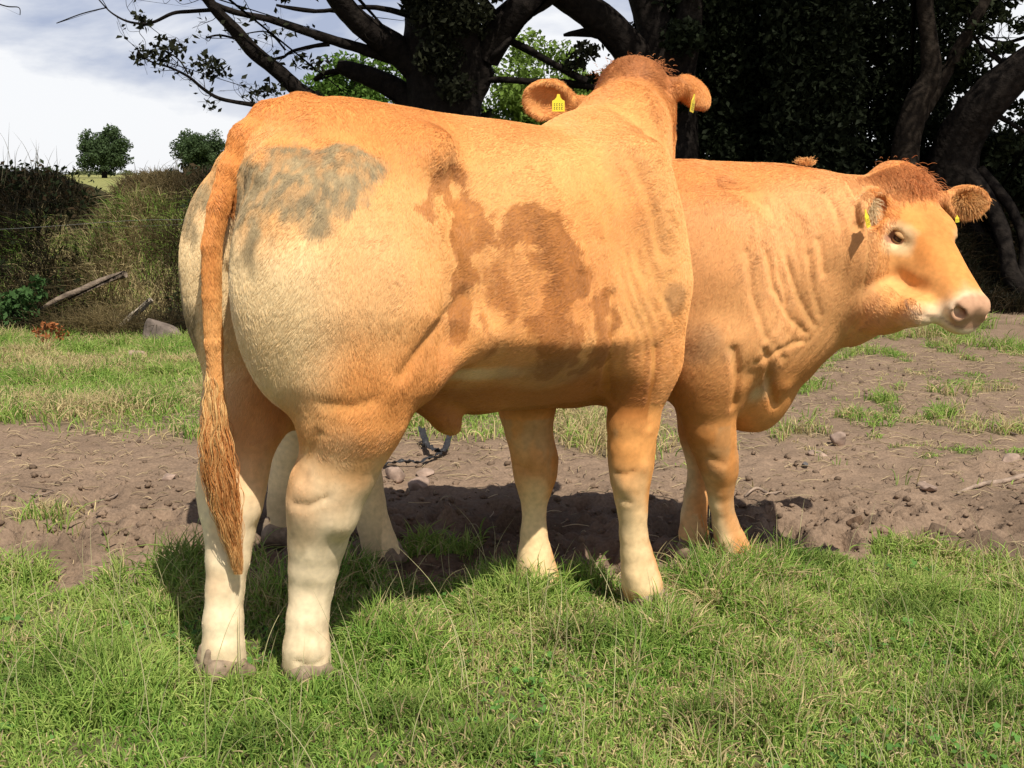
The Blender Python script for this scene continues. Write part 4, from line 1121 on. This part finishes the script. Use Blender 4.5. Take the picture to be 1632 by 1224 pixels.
bark_mat = tint_mat('bark', rough=.9, spec=.1, noise=(16, .45), bump=(1.0, .03))
def tube(paths, segs=10, rough=.12, seed=0):
    """list of (points (n,3), radii (n)) -> one mesh of resampled, roughened tapered tubes"""
    vs, qs, o = [], [], 0
    for pi_, (pts, rad) in enumerate(paths):
        pts = np.asarray(pts, float); rad = np.asarray(rad, float)
        m = max(2, int(len(pts) * 4)); t = np.linspace(0, len(pts) - 1, m)
        # Catmull-Rom
        i = np.clip(t.astype(int), 0, len(pts) - 2); f = (t - i)[:, None]
        p0 = pts[np.maximum(i - 1, 0)]; p1 = pts[i]; p2 = pts[i + 1]; p3 = pts[np.minimum(i + 2, len(pts) - 1)]
        C = .5 * (2 * p1 + (p2 - p0) * f + (2 * p0 - 5 * p1 + 4 * p2 - p3) * f ** 2 + (3 * p1 - p0 - 3 * p2 + p3) * f ** 3)
        rr_ = np.interp(t, np.arange(len(rad)), rad)
        T_ = np.gradient(C, axis=0); T_ = unit_rows(T_)
        ref = np.tile(np.array([.3, .2, .93]), (m, 1)); ref[np.abs(T_ @ ref[0]) > .93] = (1, 0, 0)
        U = unit_rows(np.cross(T_, ref)); Wv = np.cross(T_, U)
        a = np.linspace(0, 2 * math.pi, segs, endpoint=False)
        ring = C[:, None] + (U[:, None] * np.cos(a)[None, :, None] + Wv[:, None] * np.sin(a)[None, :, None]) * rr_[:, None, None]
        flat_ = ring.reshape(-1, 3); cc = np.repeat(C, segs, 0)
        k = 1 + (fbm(flat_ / max(rr_.max(), .01) * .9 + seed + pi_, 3, seed) - .5) * 2 * rough
        flat_ = cc + (flat_ - cc) * k[:, None]
        vs.append(flat_); j = np.arange(m - 1)[:, None] * segs; b_ = np.arange(segs)[None]
        q = np.stack([j + b_, j + (b_ + 1) % segs, j + segs + (b_ + 1) % segs, j + segs + b_], -1).reshape(-1, 4)
        qs.append(q + o); o += len(flat_)
        for end, st in ((0, 0), (m - 1, (m - 1) * segs)):
            vs.append(C[end:end + 1]); base = o - len(flat_) + st
            for s_ in range(0, segs, 2):
                e = [base + s_, base + (s_ + 1) % segs, base + (s_ + 2) % segs, o]
                qs.append(np.array([e if end == 0 else e[::-1]]))
            o += 1
    return np.concatenate(vs), np.concatenate(qs)
def stick(name, pxs, Ys, rads, label, cat, col, lift=0, seed=1, group=None):
    pts = [at(x, y, Y) for (x, y), Y in zip(pxs, Ys)]
    V, Q = tube([(pts, rads)], 10, .18, seed)
    o = np_mesh(name, V, Q, bark_mat, col=np.tile(col, (len(V), 1)))
    return tag(o, label, cat, group)
stick('fallen_log', [(45, 507), (90, 478), (130, 462), (165, 447), (200, 437)], [9.7, 9.75, 9.8, 9.85, 9.8], [.010, .022, .028, .030, .029], 'bare pale ended log leaning up the dark bank at the left', 'log', (.17, .13, .095))
stick('fallen_branch', [(190, 522), (208, 505), (225, 492), (241, 477)], [9.5, 9.55, 9.6, 9.6], [.018, .022, .025, .022], 'short broken branch on the grass left of the large rock', 'branch', (.24, .20, .15))
def gline(pts, lift=.012):
    out = []
    for x, y in pts:
        p = gnd(x, y)
        out.append((p[0], p[1], float(terrain([p[0]], [p[1]])[0] + dirt_relief(np.array([p[0]]), np.array([p[1]]))[0]) + lift))
    return np.array(out)
for nm, pts, rd, lb, cat in (('dead_branch', [(1525, 786), (1565, 778), (1600, 768), (1640, 762), (1680, 765)], [.006, .010, .011, .012, .012], 'long thin dead branch lying on the soil at the right edge', 'branch'),
        ('twig', [(1186, 792), (1205, 785), (1228, 792), (1246, 796)], [.004, .006, .006, .004], 'crooked dark twig on the soil right of the fore leg', 'twig'),
        ('twig', [(1560, 668), (1585, 682), (1620, 697)], [.004, .006, .006], 'pale dry twig on the patchy grass right of the dewlap', 'twig'),
        ('twig', [(395 - 250, 790), (175, 789), (188, 787)], [.004, .005, .004], 'short pale twig on the bare soil left of the hind legs', 'twig'),
        ('twig', [(20, 778), (55, 790), (88, 795)], [.003, .004, .003], 'thin straw coloured twig on the soil near the left edge', 'twig')):
    V, Q = tube([(gline(pts), rd)], 8, .2, 4)
    tag(np_mesh(nm, V, Q, bark_mat, col=np.tile([.27, .20, .15], (len(V), 1))), lb, cat, 'twigs and branches on the soil' if nm == 'twig' else None)
# black plastic scrap: two crumpled strips
plast = plain_mat('black_plastic', (.030, .029, .030), .5, .3, (60, .3))
def strip(cen, wid, seed):
    cen = np.asarray(cen, float); m = 40; t = np.linspace(0, len(cen) - 1, m)
    C = np.stack([np.interp(t, np.arange(len(cen)), cen[:, i]) for i in range(3)], 1)
    T_ = unit_rows(np.gradient(C, axis=0)); S_ = unit_rows(np.cross(T_, (0, .35, 1)))
    w = np.linspace(-1, 1, 7)
    V = C[:, None] + S_[:, None] * w[None, :, None] * wid
    V = V.reshape(-1, 3); V[:, 2] += (fbm(V * 45, 3, seed) - .4) * .05; V[:, 1] += (fbm(V * 38, 2, seed + 4) - .5) * .03
    q = [(i * 7 + j, i * 7 + j + 1, (i + 1) * 7 + j + 1, (i + 1) * 7 + j) for i in range(m - 1) for j in range(6)]
    return V, np.array(q)
sp = [gline([(612, 742), (640, 742), (668, 740), (695, 735), (712, 722), (718, 706)], .02), gline([(672, 706), (680, 720), (694, 732), (705, 730)], .03)]
sp[0][-2:, 2] += (.01, .035); sp[1][0, 2] += .03
V1, Q1 = strip(sp[0], .014, 3); V2, Q2 = strip(sp[1], .017, 8)
o = np_mesh('plastic_scrap', np.concatenate([V1, V2]), np.concatenate([Q1, Q2 + len(V1)]), plast)
mo = o.modifiers.new('thick', 'SOLIDIFY'); mo.thickness = .002
tag(o, 'crumpled strip of black plastic lying on the soil beneath the belly', 'plastic scrap')
# strand of fence wire along the bank, on two posts
wr = empty('wire_fence', at(120, 470, 9.9)); tag(wr, 'thin strand of grey wire on weathered posts along the dark bank', 'fence')
iv = wr.matrix_world.inverted()
def in_local(o_, V): return V - np.array(o_.location)
wp = [at(x, y, Y) for x, y, Y in ((-120, 372, 9.4), (60, 362, 9.45), (200, 352, 9.5), (290, 350, 9.55), (460, 352, 9.7))]
V, Q = tube([(wp, [.0012] * 5)], 6, 0, 1); np_mesh('wire', in_local(wr, V), Q, plain_mat('zinc', (.16, .16, .15), .5), wr, col=None)
for x, Y in ((-120, 9.4), (460, 9.7)):
    p = at(x, 350, Y); V, Q = tube([([(p[0], p[1], -.3), (p[0] + .02, p[1], .5), (p[0] + .03, p[1], 1.15)], [.05, .048, .045])], 10, .08, 3)
    np_mesh('post', in_local(wr, V), Q, bark_mat, wr, col=np.tile([.22, .19, .15], (len(V), 1)))

# ------------------------------------------------------------------ leaves and trees
def clumps(cent, rad, n, seed, squash=.7):
    r = np.random.default_rng(seed); cent = np.asarray(cent); rad = np.asarray(rad, float)
    w = rad ** 2.2; k = r.choice(len(cent), n, p=w / w.sum())
    d = unit_rows(r.normal(0, 1, (n, 3))) * (r.random(n) ** .45)[:, None] * rad[k][:, None]; d[:, 2] *= squash
    return cent[k] + d
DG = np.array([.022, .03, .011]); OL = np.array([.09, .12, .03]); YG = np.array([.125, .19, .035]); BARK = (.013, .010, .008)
def tree(name, base, limbs, twigs, crown, label, cat='tree', group=None, seed=1, leafcol=DG, bark=BARK, size=.07, extra=None):
    root = empty(name, base); tag(root, label, cat, group)
    if limbs:
        V, Q = tube(limbs, 14, .16, seed); np_mesh('trunk', in_local(root, V), Q, bark_mat, root, col=np.tile(bark, (len(V), 1)) * (.6 + .8 * fbm(V * 5, 3, seed))[:, None])
    if twigs:
        V, Q = tube(twigs, 6, .1, seed + 1); np_mesh('twigs', in_local(root, V), Q, bark_mat, root, col=np.tile(bark, (len(V), 1)) * .8)
    if crown is not None and len(crown):
        leaf_mesh('crown', crown, size, np.tile(leafcol, (len(crown), 1)), seed + 2, root)
    return root
def pl(pts):
    """(px,py,Y,half width px) -> path"""
    p = [at(a, b, Y) for a, b, Y, w in pts]; return (p, [w * Y / F_PX for a, b, Y, w in pts])
def twig_spray(paths, n, ln, seed, wob=.35, rad=.006, sub=2):
    """side twigs growing off given paths; returns tubes and their tips"""
    r = np.random.default_rng(seed); out, tips = [], []
    for pts, rad_ in paths:
        pts = np.asarray(pts); L_ = np.linalg.norm(np.diff(pts, axis=0), axis=1).sum()
        for q in range(max(1, int(n * L_))):
            t = r.uniform(.15, 1) * (len(pts) - 1); i = min(int(t), len(pts) - 2)
            p = pts[i] + (pts[i + 1] - pts[i]) * (t - i); T_ = unit(pts[i + 1] - pts[i])
            d = unit(T_ * .7 + unit(r.normal(0, 1, 3)) * np.array([1, .6, .8])); l = ln * r.uniform(.4, 1.2)
            P_ = [p]
            for s_ in range(4):
                d = unit(d + r.normal(0, wob, 3) + (0, 0, .08)); P_.append(P_[-1] + d * l / 4); 
            out.append((P_, [rad, rad * .8, rad * .6, rad * .45, rad * .3])); tips += P_[2:]
            for _ in range(sub):
                i2 = r.integers(1, 4); d2 = unit(d + r.normal(0, .7, 3)); e = [P_[i2], P_[i2] + d2 * l * .25, P_[i2] + unit(d2 + r.normal(0, .4, 3)) * l * .5]
                out.append((e, [rad * .5, rad * .4, rad * .25])); tips += e[1:]
    return out, np.array(tips)
def overhead(n, x0, x1, seed, gap=True, y1=15.5, z1=8.5, lo=.3):
    """leaf positions of a crown over the trees: everything that shades the bank, behind the photo's sunlit edge"""
    r = np.random.default_rng(seed)
    m = 260; c = np.stack([r.uniform(x0, x1, m * 4), r.uniform(5.5, y1, m * 4), r.uniform(3.2, z1, m * 4)], 1)
    edge = np.where(c[:, 0] < -.5, 10.15, 12.0 - 1.2 * sm(3, 0, c[:, 0]))
    k = (c[:, 1] > edge + .55 - .60 * c[:, 2]) & (c[:, 2] > 1.2 + c[:, 1] * .168 + .95) & (c[:, 2] < z1 - .10 * (c[:, 1] - 11) ** 2)
    if gap:
        sx = c[:, 0] - .29 * c[:, 2]
        k &= ~((sx > -3.75) & (sx < -3.05) & (c[:, 1] < 13))
    c = c[k][:m]
    return clumps(c, r.uniform(.45, .9, len(c)), n, seed + 1, .6)

# centre tree with its branches reaching left across the sky
D1 = 12.6
T1 = [pl([(706, 520, D1, 85), (705, 330, D1, 66), (708, 240, D1, 56), (709, 180, D1, 56), (712, 120, D1, 60), (708, 60, D1, 62), (700, -10, D1, 58), (690, -130, D1, 50), (700, -300, D1, 38)]),
      pl([(690, 130, D1, 30), (640, 85, D1 - .1, 24), (590, 50, D1 - .3, 20), (548, 10, D1 - .5, 18), (500, -60, D1 - .8, 16), (430, -170, D1 - 1.2, 15)]),
      pl([(740, 150, D1, 34), (765, 95, D1, 30), (795, 50, D1 - .1, 26), (830, 12, D1 - .2, 23), (865, -10, D1 - .2, 22), (930, -60, D1 - .4, 18), (1010, -150, D1 - .6, 12)]),
      pl([(690, 260, D1, 26), (610, 210, D1 - .2, 17), (540, 180, D1 - .3, 14), (484, 150, D1 - .5, 13), (445, 115, D1 - .6, 12), (402, 80, D1 - .7, 11), (372, 45, D1 - .8, 10), (346, 18, D1 - .9, 9), (320, -15, D1 - 1, 8), (270, -80, D1 - 1.3, 6)]),
      pl([(680, 190, D1, 26), (640, 150, D1 + .1, 19), (590, 122, D1, 16), (555, 110, D1, 13), (538, 104, D1, 8)]),
      pl([(670, 100, D1, 14), (610, 88, D1 - .1, 10), (565, 74, D1 - .3, 8), (523, 62, D1 - .5, 7), (480, 48, D1 - .6, 6), (430, 31, D1 - .7, 5), (377, 20, D1 - .8, 4.5), (343, 7, D1 - .9, 4), (290, -20, D1 - 1.0, 3)])]
T1b = [pl([(650, 220, D1, 7), (560, 205, D1 - .3, 6), (480, 185, D1 - .6, 5), (408, 168, D1 - .8, 4.0), (372, 162, D1 - .85, 3.2), (345, 155, D1 - .9, 3), (322, 140, D1 - .9, 2.6), (300, 122, D1 - 1, 2.2), (272, 108, D1 - 1, 1.8), (240, 98, D1 - 1.0, 1.4), (218, 84, D1 - 1, 1.0)]),
       pl([(336, 16, D1 - .9, 3.2), (305, 18, D1 - .9, 3), (276, 21, D1 - .9, 2.8), (248, 34, D1 - .9, 2.4), (230, 38, D1 - .9, 2.2), (203, 34, D1 - .9, 1.8), (180, 22, D1 - .9, 1.4), (165, 8, D1 - .9, 1.1), (150, -10, D1 - .9, .9)]),
       pl([(170, 12, D1 - .9, 1.0), (130, 22, D1 - .9, .9), (90, 37, D1 - .9, .7)]), pl([(0 - 20, 0, D1 - 1, 1.2), (10, 10, D1 - 1, 1.0), (30, 12, D1 - 1, .8), (32, 24, D1 - 1, .6)]),
       pl([(376, 62, D1 - .7, 2.0), (350, 56, D1 - .7, 1.6), (328, 60, D1 - .7, 1.2)]), pl([(525, 70, D1 - .5, 4), (497, 74, D1 - .5, 3), (465, 82, D1 - .5, 2.4), (450, 92, D1 - .5, 2.0), (432, 94, D1 - .5, 1.4)]),
       pl([(455, 80, D1 - .5, 1.8), (438, 60, D1 - .5, 1.5), (420, 50, D1 - .5, 1.1), (385, 55, D1 - .5, .8)]),
       pl([(300, 118, D1 - 1, 1.5), (285, 95, D1 - 1, 1.2), (262, 80, D1 - 1, 1.0)]), pl([(790, 60, D1, 6), (830, 72, D1 - .1, 5), (868, 94, D1 - .2, 5), (900, 112, D1 - .2, 5.5), (935, 130, D1 - .2, 6.5)]),
       pl([(752, 128, D1, 7), (800, 127, D1 - .1, 5), (850, 130, D1 - .1, 5), (900, 131, D1 - .1, 5), (950, 140, D1, 5)]),
       pl([(560, 112, D1, 6), (520, 116, D1, 4), (500, 128, D1, 3)]), pl([(700, 40, D1, 6), (600, 12, D1 - .3, 4), (500, 18, D1 - .4, 3), (440, 8, D1 - .5, 2)]),
       pl([(805, 45, D1, 4), (790, 20, D1 - .2, 3), (770, -5, D1 - .3, 3)]), pl([(770, 110, D1, 6), (790, 85, D1 - .2, 5), (815, 60, D1 - .2, 4)])]
sp1, tips1 = twig_spray([T1b[0], T1b[1], T1b[4], T1b[5], T1b[6], T1b[7], T1[3], T1[5]], 4.2, .42, 51, rad=.0042)
rr = np.random.default_rng(77)
inleaf = clumps(np.array([at(x, y, Y) for x, y, Y in ((225, 90, 11.6), (240, 80, 11.6), (255, 92, 11.6), (278, 78, 11.6), (310, 105, 11.6), (330, 98, 11.7), (348, 108, 11.7), (335, 115, 11.7), (260, 70, 11.6), (420, 140, 11.9), (435, 145, 11.9), (410, 155, 11.9), (480, 100, 12), (505, 100, 12), (225, 33, 11.7))]), [.13] * 15, 480, 5)
near = tips1[(tips1[:, 0] < -1.9)]
inleaf2 = near[rr.integers(0, len(near), 190)] + rr.normal(0, .03, (190, 3))
def pxc(lst, Y): return np.array([at(x, y, Y + dy) for x, y, dy in lst])
mass1 = clumps(pxc([(710, 30, -.5), (670, 10, -.4), (740, 20, -.6), (620, -25, 0), (560, -30, .2), (660, -30, -.4), (700, -40, -.5), (780, -25, -.4), (820, -50, 0), (500, -20, -.2), (450, -8, -.3), (760, 50, -.2), (700, 90, -.5), (725, 140, -.5)], D1), [.36, .22, .30, .2, .22, .3, .5, .26, .2, .15, .12, .14, .28, .22], 5500, 9)
hang = clumps(pxc([(770, 22, 0), (790, 30, 0), (780, 70, .3), (915, 100, -.2), (935, 80, -.2), (895, 140, 0), (770, 185, .2)], D1), [.13, .10, .10, .15, .15, .12, .12], 700, 19)
crown1 = np.concatenate([inleaf, inleaf2, mass1, hang, overhead(26000, -10.5, 1.0, 61)])
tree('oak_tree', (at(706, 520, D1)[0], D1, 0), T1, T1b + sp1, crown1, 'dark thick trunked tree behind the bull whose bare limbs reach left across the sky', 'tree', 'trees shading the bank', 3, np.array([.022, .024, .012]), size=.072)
# right hand trees
D2 = 13.0
T2 = [pl([(1075, 520, D2, 60), (1070, 330, D2, 50), (1066, 200, D2, 44), (1062, 110, D2, 42), (1048, 40, D2, 36), (1030, -20, D2, 32), (1010, -140, D2, 26)]),
      pl([(1060, 170, D2, 34), (1015, 95, D2 - .1, 27), (985, 55, D2 - .2, 26), (950, 25, D2 - .3, 25), (915, 0, D2 - .4, 24), (880, -25, D2 - .5, 22), (820, -90, D2 - .7, 14)]),
      pl([(1068, 200, D2, 26), (1090, 90, D2 - .2, 22), (1100, 0, D2 - .3, 20), (1120, -120, D2 - .5, 16)]), pl([(990, 62, D2 - .2, 8), (950, 52, D2 - .2, 9), (925, 52, D2 - .2, 6), (898, 56, D2 - .2, 2)])]
mass2 = clumps(pxc([(1130, 40, .2), (1150, 110, .3), (1120, 170, .3), (1180, 60, .5), (1190, 160, .4), (1140, 230, .2), (1200, 230, .4), (1100, -10, 0), (1170, -20, .2), (1085, 60, .5), (1105, 120, .6), (1010, 50, .5), (945, 130, .6), (1085, 150, -.5), (1090, 60, -.5)], D2), [.5, .5, .45, .5, .5, .4, .4, .5, .5, .3, .3, .14, .14, .26, .26], 19000, 29)
tree('oak_tree', (at(1075, 520, D2)[0], D2, 0), T2, None, np.concatenate([mass2, overhead(18000, .6, 4.2, 71, False)]), 'dark forked tree just right of the raised head with one limb arching left', 'tree', 'trees shading the bank', 5, np.array([.014, .019, .008]), size=.08)
D3 = 12.4
T3 = [pl([(1440, 500, D3, 42), (1446, 420, D3, 32), (1440, 320, D3, 25), (1444, 230, D3, 22), (1462, 165, D3, 19), (1484, 120, D3, 16), (1480, 60, D3, 14), (1474, 0, D3, 13), (1470, -120, D3, 12)]),
      pl([(1300, 510, D3 + .8, 70), (1290, 400, D3 + .8, 55), (1300, 250, D3 + .8, 48), (1290, 100, D3 + .8, 46), (1300, -60, D3 + .8, 40), (1290, -220, D3 + .8, 30)]),
      pl([(1462, 190, D3, 14), (1510, 110, D3 + .1, 11), (1550, 40, D3, 10), (1590, -40, D3, 8)])]
mass3 = clumps(pxc([(x, y, 1.2 + .5 * ((x // 7 + y) % 2)) for x in range(1190, 1545, 48) for y in range(-20, 330, 55)], D3), [.42] * (8 * 7), 30000, 39)
mass3 = np.concatenate([mass3, clumps(pxc([(1250 + 30 * (j % 4), -20 + 42 * (j // 4), .25) for j in range(32)], D3), [.26] * 32, 11000, 45)])
mass3 = mass3[~((mass3[:, 0] > (1500 - 816) / F_PX * mass3[:, 1]) & (rr.random(len(mass3)) < .75) & (mass3[:, 2] > 1.6))]
tree('oak_tree', (at(1440, 500, D3)[0], D3, 0), T3, None, np.concatenate([mass3, overhead(17000, 3.6, 7.6, 81, False)]), 'slim pale trunk beside a broad dark one, in deep shade behind the second animal', 'tree', 'trees shading the bank', 7, np.array([.012, .016, .007]), bark=(.019, .014, .010), size=.08)
T4 = [pl([(1490, 470, D3 + .4, 60), (1500, 380, D3 + .4, 48), (1512, 300, D3 + .3, 40), (1530, 225, D3 + .2, 36), (1570, 165, D3, 32), (1610, 125, D3 - .1, 28), (1660, 85, D3 - .2, 25), (1760, 10, D3 - .3, 20), (1850, -100, D3 - .4, 14)]),
      pl([(1640, 480, D3 - .6, 20), (1612, 440, D3 - .5, 15), (1604, 400, D3 - .4, 12), (1590, 350, D3 - .2, 12), (1560, 300, D3, 14), (1520, 260, D3 + .2, 20)]),
      pl([(1625, 460, D3 - .5, 9), (1632, 390, D3 - .3, 8), (1610, 330, D3 - .1, 8), (1560, 270, D3 + .1, 10)]), pl([(1560, 470, D3, 10), (1575, 420, D3, 8), (1560, 370, D3, 8), (1530, 330, D3 + .2, 10)])]
T4b = [pl([(1620, 118, D3 - .1, 6), (1585, 90, D3 - .1, 4), (1560, 70, D3, 3), (1545, 40, D3, 2)]), pl([(1632, 60, D3, 3), (1600, 68, D3, 2.5), (1570, 60, D3, 2)]), pl([(1560, 168, D3, 5), (1600, 190, D3, 4), (1640, 215, D3, 3)])]
sp4, tips4 = twig_spray(T4b, 4, .4, 91)
m4 = clumps(pxc([(1590, 20, 0), (1560, 45, 0), (1545, 90, .1), (1565, 130, .2), (1550, 10, .2), (1625, 40, 0), (1600, 75, -.1), (1555, 160, .3), (1625, 170, 0), (1600, 230, .3), (1640, 240, .3), (1660, 300, .4), (1580, 260, .5), (1620, 280, .5), (1540, -10, .3), (1600, -20, .2), (1525, 120, .5), (1640, 200, .3)], D3), [.16, .16, .2, .16, .26, .14, .12, .2, .13, .26, .24, .4, .4, .4, .3, .3, .3, .16], 7500, 49)
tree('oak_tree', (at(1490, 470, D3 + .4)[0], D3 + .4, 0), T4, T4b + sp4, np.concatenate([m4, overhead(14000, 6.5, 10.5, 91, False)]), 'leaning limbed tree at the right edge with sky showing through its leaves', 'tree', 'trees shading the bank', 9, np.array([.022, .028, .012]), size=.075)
# dense shrubs behind them in the shade
for i, (x, y0, Y, w, top, lb) in enumerate(((1130, 300, 14.6, 1.1, 3.2, 'dark shrub filling the shade between the forked tree and the broad trunk'), (1290, 300, 14.9, 1.2, 4.4, 'dark tall shrub behind the broad shaded trunk'), (1440, 300, 14.7, 1.0, 4.2, 'dark shrub behind the slim pale trunk'), (1590, 300, 14.9, 1.3, 1.9, 'low dark shrub below the sky gap at the right edge'))):
    b_ = at(x, y0, Y); r2 = np.random.default_rng(200 + i)
    c = np.stack([b_[0] + r2.uniform(-w, w, 60), Y + r2.uniform(-.5, .6, 60), r2.uniform(.5, top, 60)], 1)
    st = [([(b_[0] + a, Y, .8), (b_[0] + a * 1.6, Y, 1.8), (b_[0] + a * 2, Y, top * .8)], [.05, .04, .02]) for a in (-.2, .05, .25)]
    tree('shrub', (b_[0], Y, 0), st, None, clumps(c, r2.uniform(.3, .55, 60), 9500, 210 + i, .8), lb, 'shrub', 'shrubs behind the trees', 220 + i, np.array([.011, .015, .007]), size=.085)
# sunlit foliage beyond
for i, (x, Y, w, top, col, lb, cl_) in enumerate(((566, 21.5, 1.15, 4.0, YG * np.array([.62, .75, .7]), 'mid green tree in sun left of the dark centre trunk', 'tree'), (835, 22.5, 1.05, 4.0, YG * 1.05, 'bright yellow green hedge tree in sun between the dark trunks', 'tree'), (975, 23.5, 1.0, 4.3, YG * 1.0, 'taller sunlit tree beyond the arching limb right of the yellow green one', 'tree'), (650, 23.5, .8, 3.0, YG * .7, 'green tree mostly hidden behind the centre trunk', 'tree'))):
    b_ = at(x, 300, Y); r2 = np.random.default_rng(300 + i)
    c = np.stack([b_[0] + r2.normal(0, .5, 70) * w, Y + r2.uniform(-.6, .6, 70), r2.uniform(.6, 1, 70) ** 1 * top - r2.random(70) * (top - 1.0)], 1)
    c[:, 2] -= .25 * ((c[:, 0] - b_[0]) / w) ** 2
    tree('hedge_tree', (b_[0], Y, .9), [([(b_[0], Y, .6), (b_[0] + .1, Y, 1.8), (b_[0], Y, top * .8)], [.12, .09, .04])], None, clumps(c, r2.uniform(.25, .5, 70), 24000, 310 + i, .85), lb, cl_, 'sunlit trees beyond the bank', 320 + i, col, size=.105)
# round trees on the skyline
for i, (x, yb, yt, w, Y, lb) in enumerate(((167, 286, 199, 50, 60, 'round dark green tree alone on the skyline at the left'), (322, 290, 200, 52, 63, 'round dark tree on the skyline, half hidden by the rump'))):
    b_ = at(x, yb, Y); t_ = at(x, yt, Y); W_ = w * Y / F_PX; r2 = np.random.default_rng(400 + i); H_ = t_[2] - b_[2]
    u = unit_rows(r2.normal(0, 1, (150, 3))) * r2.uniform(.25, 1.0, 150)[:, None]
    c = np.stack([b_[0] + u[:, 0] * W_ * .82, Y + u[:, 1] * W_ * .8, b_[2] + H_ * .52 + u[:, 2] * H_ * .42], 1)
    tree('field_tree', (b_[0], Y, b_[2]), [([(b_[0], Y, b_[2] - .6), (b_[0], Y, b_[2] + H_ * .5)], [.16, .1])], None, clumps(c, r2.uniform(.16, .42, 150), 15000, 410 + i, .85), lb, 'tree', 'field trees on the skyline', 420 + i, np.array([.055, .085, .035]), size=.13)
# far hedge line just below the skyline
c = np.stack([np.linspace(-45, 12, 240), 78 + rr.normal(0, 1, 240), np.full(240, 2.0)], 1); c[:, 2] = terrain(c[:, 0], c[:, 1]) - .25 + rr.random(240) * .35
o = leaf_mesh('far_hedge', clumps(c, rr.uniform(.3, .6, 240), 20000, 77, .6), .2, np.tile([.10, .115, .05], (20000, 1)), 78)
tag(o, 'low olive hedge line along the far edge of the field', 'hedge', kind='stuff')

# bank plants: long dry grass, brambles and stalks on top (uncountable)
x = r.uniform(-9, 7, 90000); y = bank_foot(x) + r.uniform(-.25, 1.5, len(x))
k = (np.abs(x) < y * .46 + 1) & ~((x > -2.4) & (x < 1.4) & (r.random(len(x)) < .7)) & (r.random(len(x)) < .25 + .75 * sm(.3, .55, fbm(P2(x, y, 1.6), 2, 99)))
x, y = x[k], y[k]
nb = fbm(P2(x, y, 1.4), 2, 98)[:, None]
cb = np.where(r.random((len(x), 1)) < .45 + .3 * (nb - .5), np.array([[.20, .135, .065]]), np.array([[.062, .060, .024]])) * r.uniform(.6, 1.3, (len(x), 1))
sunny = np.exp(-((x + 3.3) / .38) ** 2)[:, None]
cb = cb * .24 * (1 - sunny * .6) + sunny * .5 * np.array([.36, .27, .12])  # sunlit stretch of the bank painted into the blade colours, lighter than the rest
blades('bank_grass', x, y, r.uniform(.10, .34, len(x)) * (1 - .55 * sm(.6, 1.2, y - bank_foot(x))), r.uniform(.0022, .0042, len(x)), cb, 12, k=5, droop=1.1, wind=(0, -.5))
tag(bpy.data.objects['bank_grass'], 'long brown and olive grass hanging down the shaded bank', 'grass', kind='stuff')
cx_ = r.uniform(-8, 7, 420); cy = bank_foot(cx_) + r.uniform(.15, 1.5, 420); cz = terrain(cx_, cy) + .05
kk = ~((cx_ > -3.75) & (cx_ < -2.9)); cc_ = np.stack([cx_, cy, cz], 1)[kk]
lp = clumps(cc_, r.uniform(.12, .30, len(cc_)), 26000, 88, .7)
o = leaf_mesh('bramble', lp, .055, np.where(r.random((26000, 1)) < .25, [[.055, .036, .018]], [[.020, .028, .011]]), 89)
tag(o, 'tangled dark bramble leaves growing over the bank', 'bramble', kind='stuff')
xt = r.uniform(-5.4, -2.5, 90); yt = bank_foot(xt) + r.uniform(.9, 1.5, 90)
xt[:34] = r.uniform(-5.1, -4.1, 34)
ltp = r.uniform(.12, .3, 90); ltp[:34] = r.uniform(.25, .52, 34)
blades('bank_stalks', xt, yt, ltp, np.full(90, .0022), np.tile([.16, .14, .08], (90, 1)), 14, droop=.5, wind=(.5, 0))
tag(bpy.data.objects['bank_stalks'], 'thin wild grass stalks on top of the bank against the sky', 'grass', kind='stuff')
# rusty dead dock by the bank
p = gnd(78, 560); dr = empty('dead_dock_plant', tuple(p)); tag(dr, 'small rust red dead dock plant in the grass before the bank', 'plant')
st = [([p, p + np.array([a * .05, 0, .10]), p + np.array([a * .12, .02, .20])], [.004, .003, .002]) for a in (-1, -.3, .4, 1)]
V, Q = tube(st, 6, .1, 2); np_mesh('stem', in_local(dr, V), Q, bark_mat, dr, col=np.tile([.25, .12, .06], (len(V), 1)))
leaf_mesh('leaves', clumps([p + np.array([a * .10, .02, b]) for a, b in ((-.8, .15), (0, .2), (.6, .17), (1, .12), (-.2, .1))], [.06] * 5, 130, 7), .04, np.tile([.30, .11, .04], (130, 1)), 8, dr)
# broad leaved weeds in the shade at the far left
p = gnd(20, 520); wd_ = empty('nettle_patch', tuple(p)); tag(wd_, 'low dark green leafy weeds at the left edge below the bank', 'weeds')
leaf_mesh('leaves', clumps([at(x, y, 9.6) for x, y in ((10, 490), (30, 480), (50, 470), (20, 510), (45, 500), (60, 450), (-20, 490))], [.16, .14, .12, .16, .1, .08, .2], 900, 17), .06, np.tile([.05, .10, .03], (900, 1)), 18, wd_)
